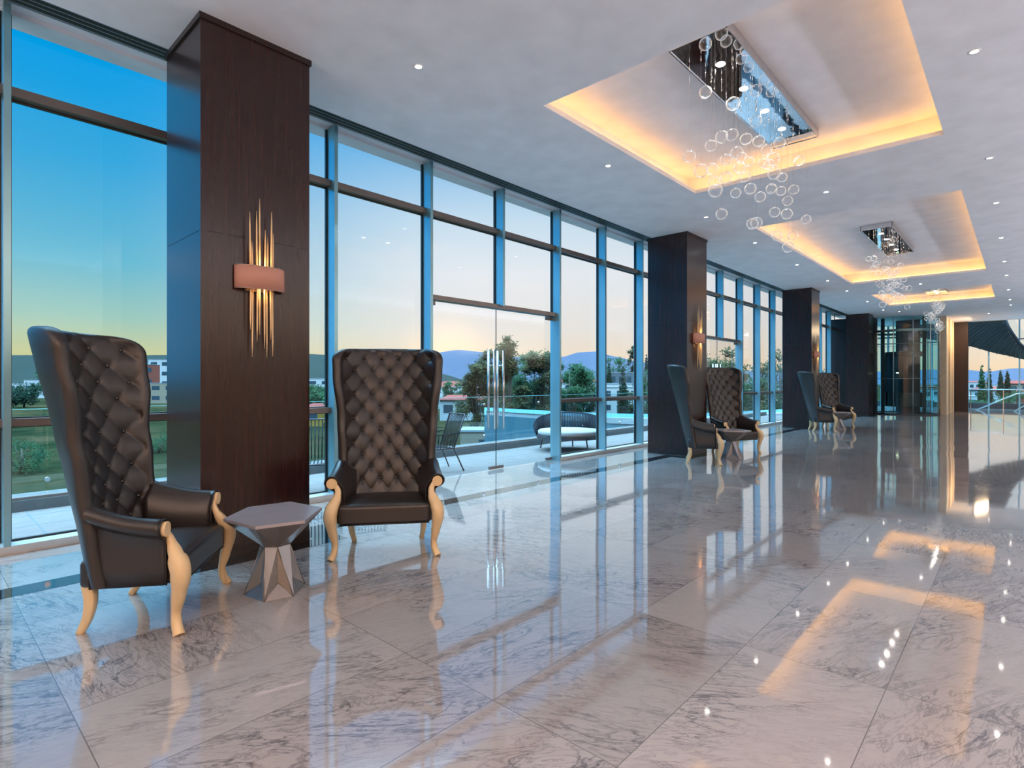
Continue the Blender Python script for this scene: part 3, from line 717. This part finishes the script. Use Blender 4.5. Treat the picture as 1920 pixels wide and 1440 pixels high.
for i, (x, y, rz, l) in enumerate([(1.82, 3.99, 0, 'faceted pewter side table between the two nearest armchairs'), (11.15, 4.28, 10, 'faceted grey side table between the middle pair of armchairs'), (20.15, 4.33, 10, 'small distant faceted table between the farthest armchairs')]):
    t = TB if i == 0 else copy_tree(TB)
    t.location = (x, y, 0); t.rotation_euler.z = R(rz); tag(t, l, 'side table', 'faceted side tables')

# ------------------------------------------------------------------ glass elevator and end of the hall
ev = empty('glass_elevator', (32.4, 4.2, 0)); tag(ev, 'cylindrical glass elevator shaft with dark car at the far end of the hall', 'elevator')
RR = 1.42
for k in range(9):
    a0 = PI * .62 + k * 2 * PI * .76 / 9 ; a1 = PI * .62 + (k + 1) * 2 * PI * .76 / 9 - .01
    m = MB()
    for j in range(4):
        b0 = a0 + (a1 - a0) * j / 4; b1 = a0 + (a1 - a0) * (j + 1) / 4
        m.quad((RR * math.cos(b0), RR * math.sin(b0), .02), (RR * math.cos(b1), RR * math.sin(b1), .02), (RR * math.cos(b1), RR * math.sin(b1), 7.4), (RR * math.cos(b0), RR * math.sin(b0), 7.4))
    m.build('glass_panel', GLASS_G, ev)
    MB().tube([(RR * math.cos(a1), RR * math.sin(a1), .02), (RR * math.cos(a1), RR * math.sin(a1), 7.4)], .02, 8).build('glass_joint', STEEL, ev)
for z, r in ((.0, .06), (1.67, .012), (3.3, .012), (3.86, .11), (4.6, .08)):
    mb = MB(); mb.lathe([(RR - .03, z), (RR + .015, z), (RR + .015, z + r), (RR - .03, z + r), (RR - .03, z)], n=48, smooth=False)
    o = mb.build('ring_beam', mat('ring_steel', lin((120, 150, 150)), .35, metal=.5) if z > 1 else DARKM, ev)
for (x, y) in ((-.5, .75), (-.3, -.85)): MB().box(x - .07, x + .07, y - .07, y + .07, 0, 7.4).build('guide_rail', DARKM, ev)
MB().box(.9, 1.1, -.55, .42, 0, 7.4).build('shaft_wall', mat('shaft_blue_black', (.012, .028, .040), .25), ev)
car = MB(); car.lathe([(.80, 0.35), (.80, .45)], n=24).lathe([(.0001, 2.75), (.8, 2.75), (.8, 2.95), (.0001, 3.0)], n=24); car.lathe([(.8, .45), (.8, 1.0)], n=24)
c_ = car.build('elevator_car', DARKM, ev); MB().box(-.35, .35, .3, .75, .45, 2.75).build('car_back', mat('car_blue', (.02, .06, .11), .2), c_)
MB().tube([(-.6, .1, 1.95), (-.6, .2, 1.95)], .02, 8).build('car_lamp', emitter('car_lamp', (1, .8, .5), 6), c_)
# lift portal clad in cream stone with recessed landing doors
pw = MB(); pw.box(32.3, 33.2, 2.55, 2.86, 0, 4.6).box(33.2, 34.2, 2.72, 2.86, 3.1, 4.6).box(34.2, 34.7, 2.55, 2.86, 0, 4.6).box(34.7, 35.5, 2.72, 2.86, 3.1, 4.6).box(35.5, 36.2, 2.55, 2.86, 0, 4.6)
wl = struct(pw.build('wall_lift', CREAM_WALL))
MB().box(33.2, 34.2, 2.80, 2.86, 0, 3.1).build('landing_door', mat('bronze_door', lin((150, 125, 105)), .4, metal=.3), wl)
MB().box(34.7, 35.5, 2.80, 2.86, 0, 3.1).build('landing_door', MATS['bronze_door'], wl)
area('lift_lobby_light', (34.6, 1.4, 4.4), (R(25), 0, 0), 2.0, .5, 130, (1, .72, .42))
struct(MB().box(36.2, 36.6, 2.0, 2.95, 0, 4.7).build('wall_dark', WENGE2))
w7 = struct(empty('window_7', (36.4, 0, 0)))
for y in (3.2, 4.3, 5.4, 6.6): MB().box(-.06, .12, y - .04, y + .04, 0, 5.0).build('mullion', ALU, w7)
MB().box(-.05, .08, 2.95, 6.9, 3.9, 3.98).box(-.05, .08, 2.95, 6.9, 1.2, 1.26).build('transom', ALU_D, w7)
MB().quad((.05, 2.95, .05), (.05, 6.9, .05), (.05, 6.9, 5.0), (.05, 2.95, 5.0)).build('glass_pane', GLASS, w7)
# upper slab edge of the atrium
struct(MB().box(36.19, 36.5, -8, 6.9, HC, 5.6).build('wall_header', CREAM_WALL))

# atrium glazing beyond
at_ = struct(empty('window_6', (42, 0, 0)))
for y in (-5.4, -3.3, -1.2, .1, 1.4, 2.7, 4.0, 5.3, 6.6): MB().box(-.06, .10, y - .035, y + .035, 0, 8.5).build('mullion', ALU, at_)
for z in (3.9, 5.6): MB().box(-.03, .05, -6, 7, z, z + .06).build('transom', ALU_D, at_)
MB().box(-.03, .2, -6, 7, 0, .32).build('window_sill', DARKM, at_)
MB().quad((.04, -6, .3), (.04, 7, .3), (.04, 7, 8.5), (.04, -6, 8.5)).build('glass_pane', GLASS, at_)
struct(MB().box(36.5, 42.3, -6.2, 7, 8.5, 8.7).build('ceiling_atrium', CEIL))
# balustrade in front of the stair well
bl = empty('glass_balustrade', (38.2, 0, 0)); tag(bl, 'glass balustrade with steel handrail before the far atrium windows', 'balustrade')
for k in range(6):
    y = 2.0 - k * 1.3
    MB().box(-.006, .006, y - 1.25, y, .03, 1.08).build('glass_panel', GLASS_R, bl)
    MB().box(-.02, .02, y - .02, y + .02, 0, 1.1).build('post', STEEL, bl)
MB().tube([(0, 2.1, 1.13), (0, -5.8, 1.13)], .025, 8).build('handrail', STEEL, bl)
st = empty('stair_rail', (39.6, 0, 0)); tag(st, 'pair of sloping steel handrails of the stair going down at the far right', 'handrail')
MB().tube([(0, 2.2, -.2), (0, .2, .9), (0, -.6, 1.0)], .035, 8).build('handrail', STEEL, st)
MB().tube([(-.6, .35, -.05), (-.6, -1.2, 1.2)], .035, 8).build('handrail', STEEL, st)
# curved stair sweeping up overhead
STAIR = mat('stair_black_steel', (.008, .008, .010), .6)
cs = empty('curved_stair', (38.6, 0, 0)); tag(cs, 'dark curved staircase sweeping across the upper right atrium', 'staircase')
sw = MB(); n = 48; inner = []; outer = []
P_in = catmull([(37.5, 2.6, 6.1), (37.8, 1.6, 5.6), (38.0, .75, 4.64), (38.0, .475, 4.0), (38.2, .23, 3.5), (38.6, -.07, 3.05), (39.2, -.8, 2.7), (39.6, -1.8, 2.4)], 8)
P_out = catmull([(41, 5.2, 4.4), (41, 3.7, 3.95), (41.0, 2.36, 3.62), (41.0, 1.24, 3.18), (41.2, .5, 2.95), (41.4, -.09, 2.75), (41.6, -1, 2.45), (41.6, -2, 2.2)], 8)
vs = []; fs = []
for a, b in zip(P_in, P_out):
    vs += [(a.x - 38.6, a.y, a.z), (b.x - 38.6, b.y, b.z), (b.x - 38.6, b.y, b.z + .22), (a.x - 38.6, a.y, a.z + .22)]
for i in range(len(P_in) - 1):
    o = i * 4
    for k in range(4): fs.append((o + k, o + (k + 1) % 4, o + 4 + (k + 1) % 4, o + 4 + k))
sw.add(vs, fs + [(0, 1, 2, 3), tuple(len(vs) - 4 + k for k in range(4))], False); sw.build('stringer', STAIR, cs)
tr = MB()
for i in range(2, len(P_in) - 2, 3):
    a, b = P_in[i], P_out[i]; tr.box(0, 0, 0, 0, 0, 0) if False else tr.tube([(a.x - 38.6, a.y, a.z - .01), (b.x - 38.6, b.y, b.z - .01)], .03, 4)
tr.build('tread_ribs', mat('rib_grey', (.025, .028, .032), .5), cs)
gp = MB(); vs = []; fs = []
for a in P_in: vs += [(a.x - 38.6, a.y, a.z + .2), (a.x - 38.6, a.y, a.z + 1.1)]
for i in range(len(P_in) - 1): fs.append((2 * i, 2 * i + 2, 2 * i + 3, 2 * i + 1))
gp.add(vs, fs, True); gp.build('glass_panel', GLASS_R, cs)
MB().tube([(a.x - 38.6, a.y, a.z + .28) for a in P_in], .06, 6).build('edge_beam', DARKM, cs)

# ------------------------------------------------------------------ terrace
tz = -.03
ter = struct(MB().box(-3, 27, 6.75, 8.85, -.4, tz).build('terrace_floor', TERR))
tj = MB()
for k in range(46): tj.box(-3 + k * .66, -2.99 + k * .66, 6.76, 8.7, tz, tz + .001)
for k in range(3): tj.box(-3, 27, 7.2 + k * .6, 7.21 + k * .6, tz, tz + .001)
tj.build('tile_joint', CURB, ter)
struct(MB().box(-3, 27, 8.72, 9.05, -.4, .10).build('trim_1', CURB)); struct(MB().box(-3, 27, 8.74, 9.07, .101, .135).build('trim_2', TERR))
rl = empty('glass_railing', (0, 8.9, 0)); tag(rl, 'frameless glass railing along the outer edge of the terrace', 'railing')
for k in range(15):
    x = -2.6 + k * 1.9
    MB().box(x, x + 1.88, -.006, .006, .13, 1.17).build('glass_panel', GLASS_R, rl)
    cl = MB(); cl.tube([(x + 1.89, -.02, 1.0), (x + 1.89, .02, 1.0)], .03, 10).tube([(x + 1.89, -.02, .3), (x + 1.89, .02, .3)], .03, 10); cl.build('clamp', CHROME, rl)
MB().box(-2.6, 25.8, -.008, .008, 1.17, 1.178).build('top_edge', mat('glass_edge', (.2, .55, .55), .2), rl)
# strap chairs on the terrace
def strap_chair():
    t = empty('terrace_chair'); fr = MB()
    b0, b1 = (-.27, -.22, .40), (.27, -.22, .40); t0, t1 = (-.30, -.42, .98), (.30, -.42, .98)
    fr.tube([b0, t0, t1, b1], .014, 6).tube([(-.29, .27, .40), (.29, .27, .40)], .014, 6).tube([(-.29, .27, .40), b0], .014, 6).tube([(.29, .27, .40), b1], .014, 6)
    f = fr.build('frame', DARKM, t)
    bk = MB(); se = MB()
    for k in range(11):
        u = (k + .5) / 11; bk.tube([(-.26 + .52 * u, -.225, .42), (-.29 + .58 * u, -.42, .97)], .0085, 4); se.tube([(-.27 + .54 * u, -.22, .40), (-.28 + .56 * u, .27, .40)], .0085, 4)
    bk.build('backrest', STRAP, t); se.build('seat', STRAP, t)
    for sx in (-1, 1):
        MB().tube([(sx * .28, .25, .40), (sx * .30, .30, 0)], .013, 6).build('leg', DARKM, t); MB().tube([(sx * .26, -.22, .40), (sx * .29, -.40, 0)], .013, 6).build('leg', DARKM, t)
        a = MB(); a.tube([(sx * .29, .27, .40), (sx * .32, .24, .64), (sx * .32, -.30, .66)], .012, 6)
        for k in range(8): a.tube([(sx * .29, -.18 + k * .055, .41), (sx * .32, -.20 + k * .055, .64)], .007, 4)
        a.build('armrest', STRAP, t)
    return t
SCH = strap_chair()
for i, (x, y, rz, l) in enumerate([(6.22, 7.5, 75, 'dark slatted terrace chair behind the front glass door'), (3.95, 7.35, 150, 'dark strap terrace chair outside between the column and the front-facing armchair'), (4.95, 7.45, 160, 'dark strap terrace chair outside behind the front-facing armchair')]):
    c = SCH if i == 0 else copy_tree(SCH); c.location = (x, y, tz); c.rotation_euler.z = R(rz); tag(c, l, 'outdoor chair', 'strap chairs on the terrace')
db = empty('daybed', (10.15, 7.55, tz)); db.scale = (.76, .76, .95); tag(db, 'round woven outdoor daybed with pale cushion on the terrace', 'daybed')
m = MB(); m.lathe([(.0001, .36), (.9, .36), (.93, .40), (.93, .46), (.88, .49), (.0001, .50)], n=40); m.build('mattress', CUSH, db)
m = MB(); m.lathe([(.92, .30), (.97, .30), (.97, .36), (.92, .36), (.92, .30)], n=40, smooth=False); m.build('frame', DARKM, db)
m = MB()
for k in range(64):
    a = R(-55) + R(180) * k / 63; h = .22 + .30 * math.sin(PI * min(1, max(0, k / 63))) ** .6
    m.tube([(.95 * math.cos(a), .95 * math.sin(a), .33), (1.06 * math.cos(a), 1.06 * math.sin(a), .33 + h)], .026, 4)
P = [(1.06 * math.cos(R(-55) + R(180) * k / 40), 1.06 * math.sin(R(-55) + R(180) * k / 40), .33 + .22 + .30 * math.sin(PI * k / 40) ** .6) for k in range(41)]
m.tube(P, .022, 6); m.build('backrest', STRAP, db)
for a in (R(100), R(190), R(250), R(330), R(30)): MB().tube([(.88 * math.cos(a), .88 * math.sin(a), .32), (.98 * math.cos(a), .98 * math.sin(a), 0)], .02, 6).build('leg', DARKM, db)

# ------------------------------------------------------------------ the town below
GZ = -8.0
def at(px, d, z=GZ):      # a spot on the ground in the direction of photo column px at distance d
    r = (px - CX) / F; fx, fy = math.cos(TH), math.sin(TH); rx, ry = math.sin(TH), -math.cos(TH)
    return (d * (fx + r * rx), d * (fy + r * ry), z)
def facing(px): return TH - PI / 2 - math.atan((px - CX) / F) * .3
def ground_mat():
    m = bpy.data.materials.new('dry_field'); m.use_nodes = True; nt = m.node_tree; N = nt.nodes; L = nt.links; b = N['Principled BSDF']
    ge = N.new('ShaderNodeNewGeometry'); n = N.new('ShaderNodeTexNoise'); n.inputs['Scale'].default_value = .09; n.inputs['Detail'].default_value = 9; n.inputs['Roughness'].default_value = .65; L.new(ge.outputs['Position'], n.inputs[0])
    cr = N.new('ShaderNodeValToRGB'); L.new(n.outputs[0], cr.inputs[0]); e = cr.color_ramp.elements
    e[0].position = .36; e[0].color = (*lin((19, 27, 17)), 1); e[1].position = .66; e[1].color = (*lin((58, 48, 34)), 1); k = e.new(.5); k.color = (*lin((35, 38, 24)), 1)
    L.new(cr.outputs[0], b.inputs['Base Color']); b.inputs['Roughness'].default_value = .95; b.inputs['Specular IOR Level'].default_value = 0; return m
g = MB().quad((-3000, 9.2, GZ), (6000, 9.2, GZ), (6000, 6000, GZ), (-3000, 6000, GZ)).quad((43, -3000, GZ), (6000, -3000, GZ), (6000, 9.2, GZ), (43, 9.2, GZ)); struct(g.build('ground', ground_mat()))
# hills
def ridge(name, label, d, prof, mt, x0, x1, amp):
    mb = MB(); n = 160; m = 14; vs = []; fs = []
    for j in range(m + 1):
        t = j / m
        for i in range(n + 1):
            px = x0 + (x1 - x0) * i / n; h = interp(prof, px) / F * d
            dd = d * (.72 + .28 * t); x, y, z = at(px, dd)
            zz = GZ + (h + EYE - GZ) * math.sin(t * PI / 2) ** 1.4
            zz += amp * d * (noise.noise(Vector((px * .011, t * 4, d * .01))) * .5 + noise.noise(Vector((px * .045, t * 9, 3))) * .22) * math.sin(t * PI) ** .5 if t > 0 else 0
            if j == m: zz += amp * d * .12 * noise.noise(Vector((px * .07, 0, 0)))
            vs.append((x, y, zz))
    for j in range(m):
        for i in range(n): a = j * (n + 1) + i; fs.append((a, a + 1, a + n + 2, a + n + 1))
    mb.add(vs, fs, True); o = mb.build(name, mt); tag(o, label, 'hill', kind='structure'); return o
HM1 = mat('hill_scrub_dark', lin((37, 43, 41)), .95, spec=0, bump=(.02, 0)); HM2 = mat('hill_haze_blue', lin((60, 64, 77)), .95, spec=0, bump=(.01, 0))  # far hills: blue distance haze mixed into the base colour
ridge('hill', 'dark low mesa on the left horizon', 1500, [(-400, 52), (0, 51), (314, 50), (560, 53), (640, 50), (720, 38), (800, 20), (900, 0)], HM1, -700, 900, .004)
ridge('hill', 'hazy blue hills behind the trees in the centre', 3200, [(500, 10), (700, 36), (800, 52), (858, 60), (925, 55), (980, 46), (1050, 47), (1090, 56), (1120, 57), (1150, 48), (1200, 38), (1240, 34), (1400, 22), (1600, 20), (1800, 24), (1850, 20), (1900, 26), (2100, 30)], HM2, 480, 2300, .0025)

WALLS = [mat('house_white', lin((158, 157, 158)), .8, spec=0, bump=(.6, 0)), mat('house_cream', lin((127, 115, 102)), .8, spec=0, bump=(.6, 0)), mat('house_rose', lin((115, 66, 57)), .8, spec=0, bump=(.6, 0)), mat('house_yellow', lin((141, 107, 49)), .8, spec=0, bump=(.6, 0)), mat('house_grey', lin((86, 92, 99)), .8, spec=0, bump=(.6, 0))]
ROOFR = mat('tile_roof', lin((115, 60, 55)), .8, spec=0, bump=(2, .2)); ROOFG = mat('flat_roof', lin((122, 129, 135)), .9, spec=0); WINM = mat('house_window', (.03, .05, .065), .15, spec=0)
def house(px, d, w, h, dep, wm, label, roof='flat', floors=1, nw=3, z=GZ, rz=0, grp=None):
    x, y, _ = at(px, d); b = empty('house', (x, y, z), facing(px) + rz); tag(b, label, 'house', grp)
    MB().box(-w / 2, w / 2, 0, dep, 0, h).build('wall', WALLS[wm], b)
    rm = MB()
    if roof == 'red':
        e = .5; o = [(-w / 2 - e, -e, h), (w / 2 + e, -e, h), (w / 2 + e, dep + e, h), (-w / 2 - e, dep + e, h), (-w / 2 + dep * .25, dep / 2, h + dep * .16), (w / 2 - dep * .25, dep / 2, h + dep * .16)]
        rm.add(o, [(0, 1, 5, 4), (1, 2, 5), (2, 3, 4, 5), (3, 0, 4), (3, 2, 1, 0)]); rm.build('roof', ROOFR, b)
    else:
        rm.box(-w / 2 - .1, w / 2 + .1, -.1, dep + .1, h, h + .25); rm.build('roof', ROOFG, b)
        if roof == 'tank': MB().lathe([(.0001, h + .25), (.6, h + .25), (.6, h + 1.3), (.2, h + 1.6), (.0001, h + 1.6)], (w * .2, dep * .5, 0), 12).build('water_tank', WINM, b)
    fh = h / floors
    for f in range(floors):
        for k in range(nw):
            cx = -w / 2 + w * (k + .5) / nw; ww = w / nw * .28
            MB().box(cx - ww, cx + ww, -.06, .02, fh * f + fh * .38, fh * f + fh * .76).build('window', WINM, b)
    return b
# houses that can be told apart
house(872, 138, 12.5, 5.2, 7, 0, 'white house with long red tiled roof seen through the glass door', 'red', 1, 3)
house(604, 120, 9, 3.8, 7, 3, 'yellow house with red tiled roof beside the nearest column', 'red', 1, 2)
house(598, 240, 22, 11, 10, 0, 'tall white building behind the yellow house', 'flat', 3, 4)
house(20, 330, 40, 8.5, 12, 0, 'long white building at the left edge beneath the dark mesa', 'flat', 2, 9)
house(292, 250, 17, 9, 10, 1, 'cream two-storey house just left of the nearest column', 'flat', 2, 3)
house(272, 300, 8, 19, 8, 2, 'narrow rose house rising behind the cream one', 'tank', 3, 2)
house(299, 330, 12, 23, 8, 0, 'white tower house behind the rose one', 'tank', 4, 2)
house(942, 66, 10, 3.6, 5, 1, 'low beige block seen between the door handles', 'flat', 1, 1)
house(1130, 170, 18, 9, 10, 0, 'white house right of the large trees', 'flat', 2, 3)
house(1164, 160, 12, 8, 8, 0, 'white villa between the cypresses', 'flat', 2, 3)
house(1172, 262, 22, 14, 10, 4, 'grey long building behind the cypresses', 'flat', 2, 6)
# curved concrete building next door
nb = empty('neighbour_building', (0, 0, 0)); tag(nb, 'blue-grey concrete building with curved parapet just beyond the terrace', 'building')
vs = []; fs = []; pts = []
for k in range(25):
    t = k / 24; px = 908 + 560 * t; d = 48 - 10 * math.sin(PI * t * .9); pts.append(at(px, d)[:2])
ztop = -1.3; m = MB()
for k, (x, y) in enumerate(pts): vs += [(x, y, GZ), (x, y, ztop), (x * 1.3, y * 1.3, ztop), (x * 1.3, y * 1.3, GZ)]
for k in range(24):
    o = k * 4; fs += [(o, o + 4, o + 5, o + 1), (o + 1, o + 5, o + 6, o + 2), (o + 2, o + 6, o + 7, o + 3)]
m.add(vs, fs + [(0, 1, 2, 3), (96, 97, 98, 99)], False); m.build('wall', CONC, nb)
m = MB(); 
for k in range(24):
    (x0_, y0_), (x1_, y1_) = pts[k], pts[k + 1]
    m.add([(x0_, y0_ - .2, ztop - .05), (x1_, y1_ - .2, ztop - .05), (x1_, y1_ - .2, ztop + .35), (x0_, y0_ - .2, ztop + .35), (x0_, y0_ + .4, ztop + .35), (x1_, y1_ + .4, ztop + .35)], [(0, 1, 2, 3), (3, 2, 5, 4)])
m.build('parapet', WALLS[0], nb)
for k in (8, 13, 17):
    (x0_, y0_), (x1_, y1_) = pts[k], pts[k + 1]; dx, dy = (x1_ - x0_) * .5, (y1_ - y0_) * .5
    MB().add([(x0_ - .05, y0_ - .1, -5.4), (x0_ + dx, y0_ + dy - .1, -5.4), (x0_ + dx, y0_ + dy - .1, -3.2), (x0_ - .05, y0_ - .1, -3.2)], [(0, 1, 2, 3)]).build('window', WINM, nb)
# trees
FOL = [foliage('eucalyptus_leaves', (.014, .028, .014), (.085, .08, .03)), foliage('green_leaves', (.012, .05, .025), (.03, .085, .03)), foliage('dark_cypress', (.006, .022, .014), (.02, .05, .03))]
BARK = mat('bark', (.06, .045, .035), .9, bump=(3, .3))
def tree(px, d, h, w, kind, fm, label, n=2500, leaf=.3, z=GZ, grp=None, name='tree', trunk=.3, sd=0):
    r_ = random.Random(int(px * 7 + d + sd)); x, y, _ = at(px, d); t = empty(name, (x, y, z)); tag(t, label, 'tree' if name != 'bush' else 'bush', grp)
    cr = MB(); clumps = []
    if kind == 'round':
        for k in range(30):
            a = r_.uniform(0, 2 * PI); rr = w * .5 * math.sqrt(r_.random()) * .85; zz = h * r_.uniform(trunk, .92); q = 1 - abs(zz / h - .62) * .9
            clumps.append((rr * math.cos(a) * q, rr * math.sin(a) * q, zz, w * r_.uniform(.08, .18)))
    elif kind == 'airy':
        for k in range(13):
            a = r_.uniform(0, 2 * PI); zz = h * (trunk + (1 - trunk) * r_.random() ** .8) * .93; rr = w * .5 * (1 - .55 * (zz / h)) * r_.random() ** .5
            cx_, cy_ = rr * math.cos(a), rr * math.sin(a)
            for q in range(4): clumps.append((cx_ + r_.gauss(0, w * .07), cy_ + r_.gauss(0, w * .07), zz + r_.gauss(0, h * .03), w * r_.uniform(.075, .145)))
    elif kind == 'cone':
        for k in range(18):
            f = k / 18; clumps.append((0, 0, h * (.04 + .96 * f), w * .5 * (1 - f) ** .75 + .08))
    tm = MB(); tm.tube([(0, 0, 0), (w * .01, 0, h * .4), (0, 0, h * .82)], [w * .03, w * .022, w * .008], 7)
    if kind != 'cone':
        for c in clumps[::4]: tm.tube([(0, 0, h * trunk * .8), (c[0] * .6, c[1] * .6, c[2] * .75), (c[0], c[1], c[2])], [w * .012, w * .008, w * .003], 5)
    tm.build('trunk', BARK, t)
    vs = []; fs = []
    tot = sum(c[3] ** 2 for c in clumps)
    for c in clumps:
        for k in range(int(n * c[3] ** 2 / tot) + 1):
            v = Vector((r_.gauss(0, 1), r_.gauss(0, 1), r_.gauss(0, 1))).normalized() * c[3] * (abs(r_.gauss(.75, .38)) if kind != 'cone' else r_.uniform(.55, 1.05))
            p = Vector((c[0], c[1], c[2])) + Vector((v.x, v.y, v.z * (.8 if kind != 'cone' else 1.4)))
            u = Vector((r_.gauss(0, 1), r_.gauss(0, 1), r_.gauss(0, 1))).normalized(); q = u.orthogonal().normalized(); s_ = leaf * r_.uniform(.5, 1.1)
            o = len(vs); vs += [p - u * s_, p + q * s_ * .5, p + u * s_, p - q * s_ * .5]; fs.append((o, o + 1, o + 2, o + 3))
    cr.add(vs, fs, False); cr.build('crown', FOL[fm], t)
    return t
# the big eucalyptus group seen through and beside the door
big = [(893, 78, 12.0, 6.0, 'airy'), (915, 84, 14.6, 6.5, 'airy'), (957, 74, 14.4, 6, 'airy'), (985, 80, 14.0, 8, 'round'), (1012, 76, 13.6, 6, 'airy'), (1036, 82, 13.0, 6, 'airy'), (948, 90, 12.5, 9, 'round'), (1068, 80, 12.6, 6.5, 'round'), (1090, 88, 11.2, 7, 'round')]
bl_ = ['sunlit airy eucalyptus left of the door handles', 'golden-topped eucalyptus directly behind the left door handles', 'tallest eucalyptus just right of the door handles', 'dense full-crowned tree at the centre of the front door', 'airy tree near the right edge of the front door', 'thin airy tree beside the right door mullion', 'broad dark tree behind the door handles', 'dense tree just right of the door in the next pane', 'lower round tree in the pane right of the door']
for (px, d, h, w, k), l in zip(big, bl_): tree(px, d, h * 1.06, w, k, 0 if k == 'airy' else 1, l, 12000, .23, grp='large trees beyond the terrace', trunk=.25)
others = [(846, 150, 10, 8, 'round', 1, 'round tree at the left edge of the front door'), (626, 95, 9.5, 5, 'round', 1, 'bright green tree beside the front-facing armchair'), (594, 170, 9, 9, 'round', 1, 'green tree before the tall white building'),
          (95, 260, 15, 14, 'round', 1, 'tree among the houses at the far left'), (45, 210, 9, 12, 'round', 2, 'dark tree at the left edge of the field'), (1168, 128, 14, 3.2, 'cone', 2, 'slim dark cypress between the door and the middle column'), (1142, 200, 17, 4, 'cone', 2, 'second slim cypress left of the villa'), (1212, 118, 13, 6, 'round', 1, 'full green tree beside the middle column'),
          (1186, 134, 8, 6, 'round', 0, 'brownish tree in front of the villa'), (1150, 300, 24, 18, 'round', 1, 'olive tree beneath the blue hill'), (1187, 400, 37, 12, 'airy', 0, 'tall palm-like tree on the skyline near the middle column'),
          (1330, 120, 16, 12, 'airy', 0, 'leafy tree rising behind the second pair of chairs'), (1382, 75, 14.5, 7, 'airy', 0, 'airy tree at the right edge of the second door'), (1350, 210, 18, 20, 'round', 1, 'wide green tree seen through the second door'), (1418, 90, 12, 8, 'round', 1, 'green tree beyond the second door'), (1440, 85, 14, 7, 'airy', 0, 'airy tall tree left of the third column'), (1464, 70, 14.5, 8, 'airy', 0, 'golden airy tree beside the third column'), (1400, 150, 12, 12, 'round', 1, 'low bushy tree in the second window bay'),
          (1212, 310, 26, 5, 'cone', 2, 'narrow cypress just left of the middle column'), (1578, 160, 17, 14, 'round', 1, 'dark tree at the far end of the window wall'), (1841, 120, 13.6, 2.2, 'cone', 1, 'tall pointed olive-green cypress outside the atrium'), (1855, 136, 13.4, 1.9, 'cone', 2, 'tall pointed dark cypress outside the atrium'), (1876, 200, 14, 3, 'cone', 2, 'distant dark cypress left of the atrium pair'), (1889, 200, 14, 3, 'cone', 2, 'distant dark cypress right of the atrium pair'), (1848, 100, 6, 8, 'round', 1, 'low leafy tree at the foot of the atrium cypresses'), (1905, 110, 8, 7, 'round', 1, 'bushy tree at the far right outside the atrium')]
for (px, d, h, w, k, f, l) in others: tree(px, d, h, w, k, f, l, 2600, .0022 * d + .08, trunk=.22)
bushes = [(40, 58, 3.2, 6, 'broad green bush in the field at the left edge'), (866, 44, 2.2, 2.6, 'green bush below the red-roofed house'), (838, 62, 2.6, 3.4, 'leafy bush at the left edge of the front door'), (650, 70, 3.5, 5, 'green bush behind the front-facing armchair'), (905, 118, 3.0, 5, 'small bush in front of the red-roofed house'), (300, 75, 2.2, 5, 'low bush in the dry field left of the nearest column'), (846, 38, 2.0, 3, 'dark green bush just past the terrace railing')]
for (px, d, h, w, l) in bushes: tree(px, d, h, w, 'round', 1, l, 2200, .13, name='bush', trunk=.1)

# scattered town
town = [(x, d * 1.0) for x, d in [(8, 420), (60, 460), (110, 400), (150, 450), (200, 420), (245, 380), (560, 420), (590, 380), (636, 400), (680, 420), (725, 380), (770, 400), (812, 300), (838, 330), (850, 260), (880, 300), (905, 360), (930, 270), (960, 330), (990, 240), (1020, 300), (1045, 350), (1075, 280), (1100, 320), (1125, 400), (1180, 330), (1210, 300), (1335, 260), (1350, 320), (1378, 300), (1400, 230), (1412, 290), (1432, 330), (1450, 260), (1466, 300), (840, 200), (826, 230), (1215, 220), (1560, 300), (1590, 320), (1700, 320), (1740, 280), (1822, 300), (1835, 420), (1850, 350), (1872, 420), (1890, 330), (1905, 400), (1916, 300), (1930, 360), (1820, 190), (1872, 215), (1900, 200), (1925, 180)]]
cols_ = ['white', 'cream', 'rose', 'yellow', 'grey']
placed = [at(t_[0], t_[1]) for t_ in big + others]
for i, (px, d) in enumerate(town):
    while True:
        c_ = at(px, d)
        if all(math.hypot(c_[0] - q[0], c_[1] - q[1]) > 21 for q in placed): break
        d += 7
    placed.append(c_)
    wm = rnd.choice([0, 0, 0, 1, 4, 0, 2]); zz = GZ + max(0, (d - 250)) * .012; red = rnd.random() < .3
    side = 'left of the nearest column' if px < 320 else ('behind the front-facing armchair' if px < 800 else ('seen through the front glass door' if px < 1050 else ('between the front door and the middle column' if px < 1230 else ('beyond the middle column' if px < 1480 else ('beyond the elevator' if px < 1790 else 'outside the far atrium')))))
    house(px, d, rnd.uniform(9, 20), rnd.uniform(4, 9), 9, wm, 'small distant %s %s house in the town, %s' % (cols_[wm], 'red-roofed' if red else 'flat-roofed', side), 'red' if red else rnd.choice(['flat', 'tank']), rnd.choice([1, 2]), rnd.choice([2, 3, 4]), zz, rnd.uniform(-.4, .4), 'distant houses, ' + side)
